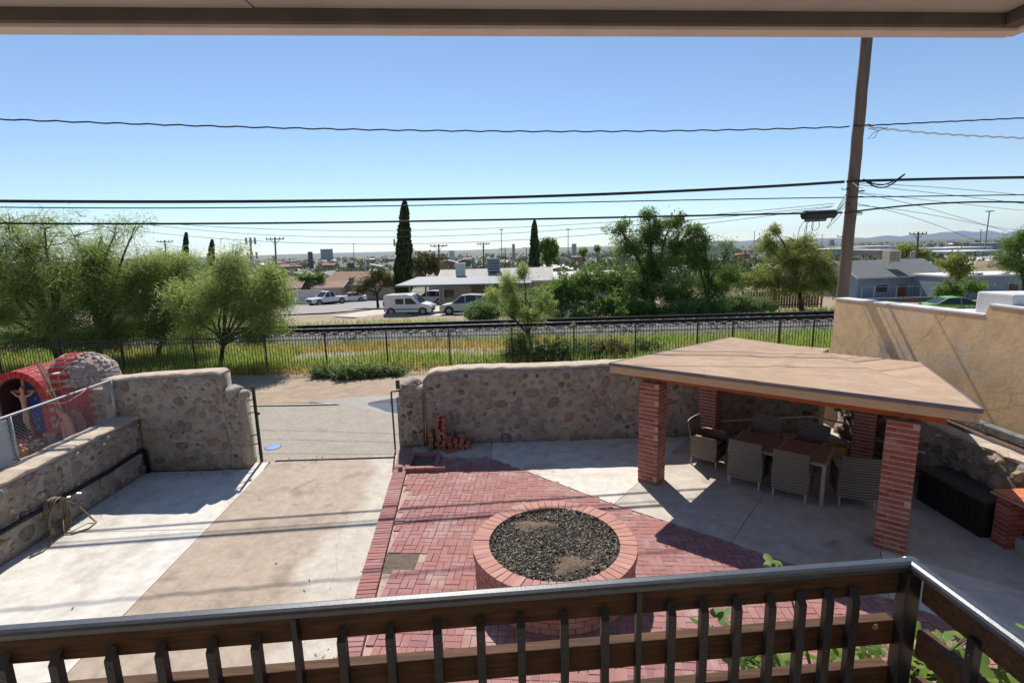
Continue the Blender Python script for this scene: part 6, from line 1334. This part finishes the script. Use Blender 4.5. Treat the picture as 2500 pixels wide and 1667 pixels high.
mast('tall thin light mast leaning into the sky at the right', 2416, 516, 598, 380, .55, 2.6, px2=2405); mast('lattice mast on the horizon right of the willowy tree', 1842, 566, 600, 800, .7, 1.0)
mast('small tower on the horizon left of the utility pole', 2008, 574, 596, 900, .6, 3.4); mast('short mast beside the tall leaning light mast', 2395, 562, 600, 500, .5, .8); mast('thin mast on the horizon left of the tallest cypress', 863, 595, 625, 500, .4, .7)
mast('thin mast above the bushy tree on the horizon', 1711, 577, 605, 500, .4, .6)
t = thing('cell_tower', 'cell tower with two rings of panel antennas on the horizon at left', 'cell tower', at(611, 650, 120)); a = at(611, 582, 120); b_ = at(611, 660, 120); b_.z = min(b_.z, float(terr(b_.x, 120)))
MB().tube([b_, a], [.35, .22], 8).build('shaft', K['farsteel'], t)
for zz in (.6, 3.9):
    MB().lathe([(1.05, 0), (1.05, .1)], a - Vector((0, 0, zz + .3)), 12).build('platform', K['farsteel'], t)
    for k in range(6): q = a + Vector((1.05 * math.cos(k * 1.047), 1.05 * math.sin(k * 1.047), -zz)); MB().box(q, (.32, .18, 1.5)).build('antenna', K['w_grey'], t)
t = thing('antenna_pole', 'short antenna pole just left of the tallest cypress', 'antenna', at(972, 660, 110)); a = at(973, 590, 110); b_ = at(973, 665, 110); MB().tube([b_, a], [.25, .2], 8).build('shaft', K['farsteel'], t)
for k in range(3): MB().box(a + Vector((-.9 + k * .9, 0, -.2)), (.35, .2, 1.5)).build('antenna', K['w_grey'], t)
def tower(label, px0, px1, ytop, Y, m, name='tower_block', cat='building', floors=0):
    a, b_ = at(px0, ytop, Y), at(px1, ytop, Y); zb = float(terr(a.x, Y)) - 2; t = thing(name, label, cat, ((a.x + b_.x) / 2, Y, zb)); wd = b_.x - a.x
    MB().box(((a.x + b_.x) / 2, Y, (a.z + zb) / 2), (wd, wd * .5, a.z - zb)).build('wall', K[m], t); MB().box(((a.x + b_.x) / 2, Y, a.z + .3), (wd * 1.02, wd * .52, .6)).build('roof', K['r_grey'], t)
    for k in range(floors): MB().box(((a.x + b_.x) / 2, Y - wd * .255, a.z - (k + 1) * (a.z - zb) / (floors + 1)), (wd * .9, .4, 1.2)).build('window_band', K['glass'], t)
tower('grey tower block on the horizon left of the tallest cypress', 784, 810, 609, 1500, 'w_grey', floors=5)
tower('small dark billboard on the horizon left of the grey tower block', 752, 762, 616, 700, 'plast', 'billboard', 'billboard')
tower('small far tower block on the horizon left of the utility pole', 2026, 2036, 586, 2500, 'w_bluegrey', floors=4)
tower('slim far storage tower with a broad top on the horizon', 1250, 1257, 597, 900, 'w_pink', 'storage_tower', 'tower'); tower('broad top of the slim far storage tower', 1248, 1259, 597, 898, 'w_pink') if 0 else None
tower('pink slab monument on the horizon right of the leafy tree', 1396, 1407, 596, 1500, 'w_pink', 'monument', 'monument')
for q, (px, yt) in enumerate(((1099, 612), (1106, 612))):
    p = at(px, yt, 600); t = thing('white_tank', ['tall white storage tank left of its twin on the horizon', 'tall white storage tank right of its twin on the horizon'][q], 'tank', p); MB().lathe([(1.6, -12), (1.6, 0), (.3, .6)], p, 14).build('shell', K['w_white'], t)
# warehouses at right
for q, (px0, px1, yt, yb_, Y, m, lb_) in enumerate(((2015, 2110, 610, 624, 330, 'w_bluegrey', 'long pale blue warehouse left of the pink building'), (2085, 2200, 604, 612, 420, 'w_white', 'white flat warehouse behind the pink building'), (2148, 2185, 612, 622, 300, 'w_pink', 'small pink building among the warehouses'), (2310, 2420, 607, 618, 380, 'w_white', 'long white warehouse beneath the leaning light mast'), (2330, 2450, 616, 624, 300, 'w_white', 'nearest white warehouse beneath the leaning light mast'), (2180, 2240, 606, 614, 450, 'w_white', 'far white warehouse right of the pink building'), (2425, 2445, 594, 606, 600, 'w_blue', 'small turquoise box building on the right horizon'), (1720, 1790, 600, 612, 500, 'w_white', 'white tank building behind the bushy tree'))):
    a, b_ = at(px0, yt, Y), at(px1, yb_, Y); t = thing('warehouse', lb_, 'warehouse', ((a.x + b_.x) / 2, Y, b_.z)); wd = b_.x - a.x; h = a.z - b_.z
    MB().box(((a.x + b_.x) / 2, Y + 15, b_.z + h / 2 - 4), (wd, 30, h + 8)).build('wall', K[m], t); MB().box(((a.x + b_.x) / 2, Y + 15, a.z + .25), (wd + 1, 31, .5)).build('roof', K['r_white'], t)
    for k in range(4): MB().box((lerp(a.x, b_.x, (k + .5) / 4), Y - .1, b_.z + h * .45), (wd * .12, .3, h * .5)).build('dock_door', K['w_grey'], t)
# far houses
fr = random.Random(77); walls = ['w_white', 'w_cream', 'w_tan', 'w_pink', 'w_grey', 'w_brick', 'w_white', 'w_red']; roofs = ['r_brown', 'r_grey', 'r_pale', 'r_white', 'r_tan', 'r_red', 'r_white', 'r_brown']
FH = []
for k in range(240):
    Y = 105 * (1400 / 105) ** (fr.random() ** 1.1); px = fr.uniform(-60, 2560)
    x = at(px, 640, Y).x
    if any(abs(x - a) < 11 and abs(Y - b_) < 12 for a, b_ in FH): continue
    if Y < 145 and (600 < px < 700 or 740 < px < 1350 or 2050 < px < 2340): continue
    FH.append((x, Y)); z = float(terr(x, Y))
    sc_ = 1 if Y < 500 else 1.5
    wl_, rf_, ri_ = fr.choice(walls), fr.choice(roofs), fr.choice([0, 0, 1.4, 1.8, 1.6]) * sc_
    wn = dict(w_white='white', w_cream='cream', w_tan='tan', w_pink='pink', w_grey='grey', w_brick='brick red', w_red='red')[wl_]; rn = dict(r_brown='brown', r_grey='grey', r_pale='pale', r_white='white', r_tan='tan', r_red='red')[rf_]
    zone = 'left of the tallest cypress' if px < 988 else 'between the two cypresses' if px < 1305 else 'right of the slim cypress' if px < 2070 else 'right of the utility pole'
    house('far_house', 'far %s house with a %s %s roof %s' % (wn, 'flat' if ri_ == 0 else 'pitched', rn, zone), x, Y, z, fr.uniform(9, 15) * sc_, fr.uniform(8, 11) * sc_, fr.uniform(2.8, 4.2) * sc_, ri_, wl_, rf_, rz=R(fr.choice([0, 90]) + fr.uniform(-12, 12)), ridge=fr.choice('xy'), wins=((-.25, 1.4), (.25, 1.4)) if Y < 260 else (), group='far houses on the plain', cat='house')
# far tree cover
g_ = np.random.default_rng(5); n = 4200
Yc = 95 * (2600 / 95) ** (g_.random(n) ** 1.0); Xc = (g_.random(n) * 2.2 - 1.1) * Yc
keep = ~((Yc < 140) & (Xc / Yc > -.5) & (Xc / Yc < .1) | (Yc < 110) & (Xc / Yc > .62)); Xc, Yc = Xc[keep], Yc[keep]
Pl = []; Sz = []
for x, y in zip(Xc, Yc):
    h = g_.uniform(3, 7.5) * (1 if y < 700 else 1.6); m = 42 if y < 260 else 22; z = float(terr(x, y)); Pl.append(leafmass(x, y, z - .3, h, h * g_.uniform(.4, .7), m, g_)); Sz.append(np.full(m, h * (.07 if y < 260 else .12)))
P = np.concatenate(Pl); Sz = np.concatenate(Sz); D = unit(g_.normal(size=P.shape)); U = unit(np.cross(D, g_.normal(size=P.shape)))
o = qmesh('far_treetops', quads(P, D, U, Sz, Sz * .8), K['farleaf']); tag(o, 'scattered far tree cover between the houses of the plain', 'trees', kind='stuff')
# hills on the horizon
for nm, lb_, x0_, x1_, Y, hh, sd in (('far_ridge', 'pale blue mountain ridge on the right horizon', at(2080, 600, 15000).x, at(2700, 600, 15000).x, 15000, 190, 1), ('far_ridge_low', 'low ridge', at(1500, 600, 15500).x, at(2300, 600, 15500).x, 15500, 95, 2), ('far_ridge_left', 'low ridge left', -16500, 5000, 15800, 40, 3)):
    V = []; F = []; n = 120
    for i in range(n + 1):
        u = i / n; x = lerp(x0_, x1_, u); e = math.sin(math.pi * u) ** .6
        h = hh * e * (.45 + .35 * abs(math.sin(u * 9 + sd)) + .2 * abs(math.sin(u * 23 + sd * 2)) + .08 * math.sin(u * 61))
        V += [(x, Y - 700, -40), (x, Y - 200, -30 + h * .6), (x, Y, -30 + h), (x, Y + 500, -40)]
    for i in range(n):
        for k in range(3): F.append((i * 4 + k, (i + 1) * 4 + k, (i + 1) * 4 + k + 1, i * 4 + k + 1))
    mb = MB(); mb.v = V; mb.f = F; structure(mb.build(nm, K['hill'], smooth=True))

# ------------------------------------------------------------------ fig tree below the balcony
fgt = thing('fig_tree', 'young fig tree with broad lobed leaves seen through the balcony railing', 'fig tree', (2.6, 3.2, 0))
V = [(0, 0, 0)]; ang_ = np.linspace(-150, 150, 27)
for a in ang_:
    r = .42 + .58 * abs(math.cos(R(a) * 1.5)) ** .9 if abs(a) < 140 else .3
    V.append((math.sin(R(a)) * r * .5, math.cos(R(a)) * r * .62 + .1, .05 * math.cos(R(a) * 3) - .09 * r * r))
mb = MB(); mb.v = V; mb.f = [(0, i, i + 1) for i in range(1, 27)]; lfm = mb.mesh('leaf', K['fig'], smooth=True)
frd = random.Random(5)
FC = Vector((2.35, 3.25, 0))
for i in range(19):
    e = FC + Vector((-1.0 + 2.0 * i / 18 + frd.uniform(-.1, .1), frd.uniform(-.4, .12), frd.uniform(1.35, 1.8)))
    if i == 6: e = Vector((1.84, 3.2, 2.15))
    s_ = FC + Vector((frd.uniform(-.3, .3), frd.uniform(-.15, .15), 0)); m1 = lerp(s_, e, .5) + Vector((0, 0, .2)); MB().tube([s_, lerp(s_, m1, .5), m1, e], [.022, .018, .013, .005], 6).build('stem', K['figstem'], fgt, smooth=True)
    jt = .09 if i != 6 else .03
    for k in range(16 if i != 6 else 6):
        t_ = frd.uniform(.6, 1.03) if i != 6 else frd.uniform(.99, 1.03); q = lerp(m1, e, (t_ - .5) * 2)
        p = q + Vector((frd.gauss(0, jt), frd.gauss(0, jt), frd.gauss(.0, jt * .6))); sz = frd.uniform(.10, .185) * (1 if i != 6 else .75)
        place('leaf', lfm, TRS(p, frd.uniform(0, 6.28), (sz, sz, sz), frd.uniform(-1.0, .6), frd.uniform(-.7, .7)), fgt)

lt = np.random.default_rng(8); LPt = []
for (xa_, ya_, xb_, yb__, n_, sp_) in ((-7.35, 3, -7.5, 10, 70, .12), (-7.4, 10.0, -5.7, 10.0, 40, .1), (-1.0, 11.1, 6.8, 11.2, 90, .12), (7.3, 11, 7.35, 8.3, 40, .1), (-2.1, 3, -2.1, 9.6, 70, .1), (-6.5, 10.5, -2.6, 10.62, 50, .08), (-7, 3, 6, 9, 60, 2.0)):
    t_ = lt.random(n_); LPt.append(np.stack([xa_ + (xb_ - xa_) * t_ + lt.normal(0, sp_, n_), ya_ + (yb__ - ya_) * t_ + lt.normal(0, sp_, n_), np.full(n_, .012)], 1))
P = np.concatenate(LPt); n = len(P); D = unit(np.concatenate([lt.normal(size=(n, 2)), lt.normal(0, .2, (n, 1))], 1)); U = unit(np.cross(D, np.array([0, 0, 1.]) + lt.normal(0, .3, (n, 3))))
o = qmesh('leaf_litter', quads(P, D, U, lt.uniform(.012, .03, n), lt.uniform(.006, .016, n)), mat('dry_leaf', (.2, .13, .06), None, rough=.9, island=True, stops=[(.13, .08, .04), (.3, .2, .09), (.2, .14, .06)])); tag(o, 'dry leaf litter scattered along the wall feet of the yard', 'leaf litter', kind='stuff')

# ------------------------------------------------------------------ haze
hm = bpy.data.materials.new('haze_air'); hm.use_nodes = True; hn = hm.node_tree.nodes; hn.clear()
ho = hn.new('ShaderNodeOutputMaterial'); hv = hn.new('ShaderNodeVolumePrincipled')
hv.inputs['Color'].default_value = (.55, .75, 1.0, 1); hv.inputs['Density'].default_value = HAZE; hv.inputs['Anisotropy'].default_value = .2
hm.node_tree.links.new(hv.outputs[0], ho.inputs['Volume'])
hz = MB().box((0, 8000, 175), (44000, 17600, 450)).build('haze', hm); hz['kind'] = 'stuff'; hz['label'] = 'thin blue haze over the far plain and hills'; hz['category'] = 'haze'
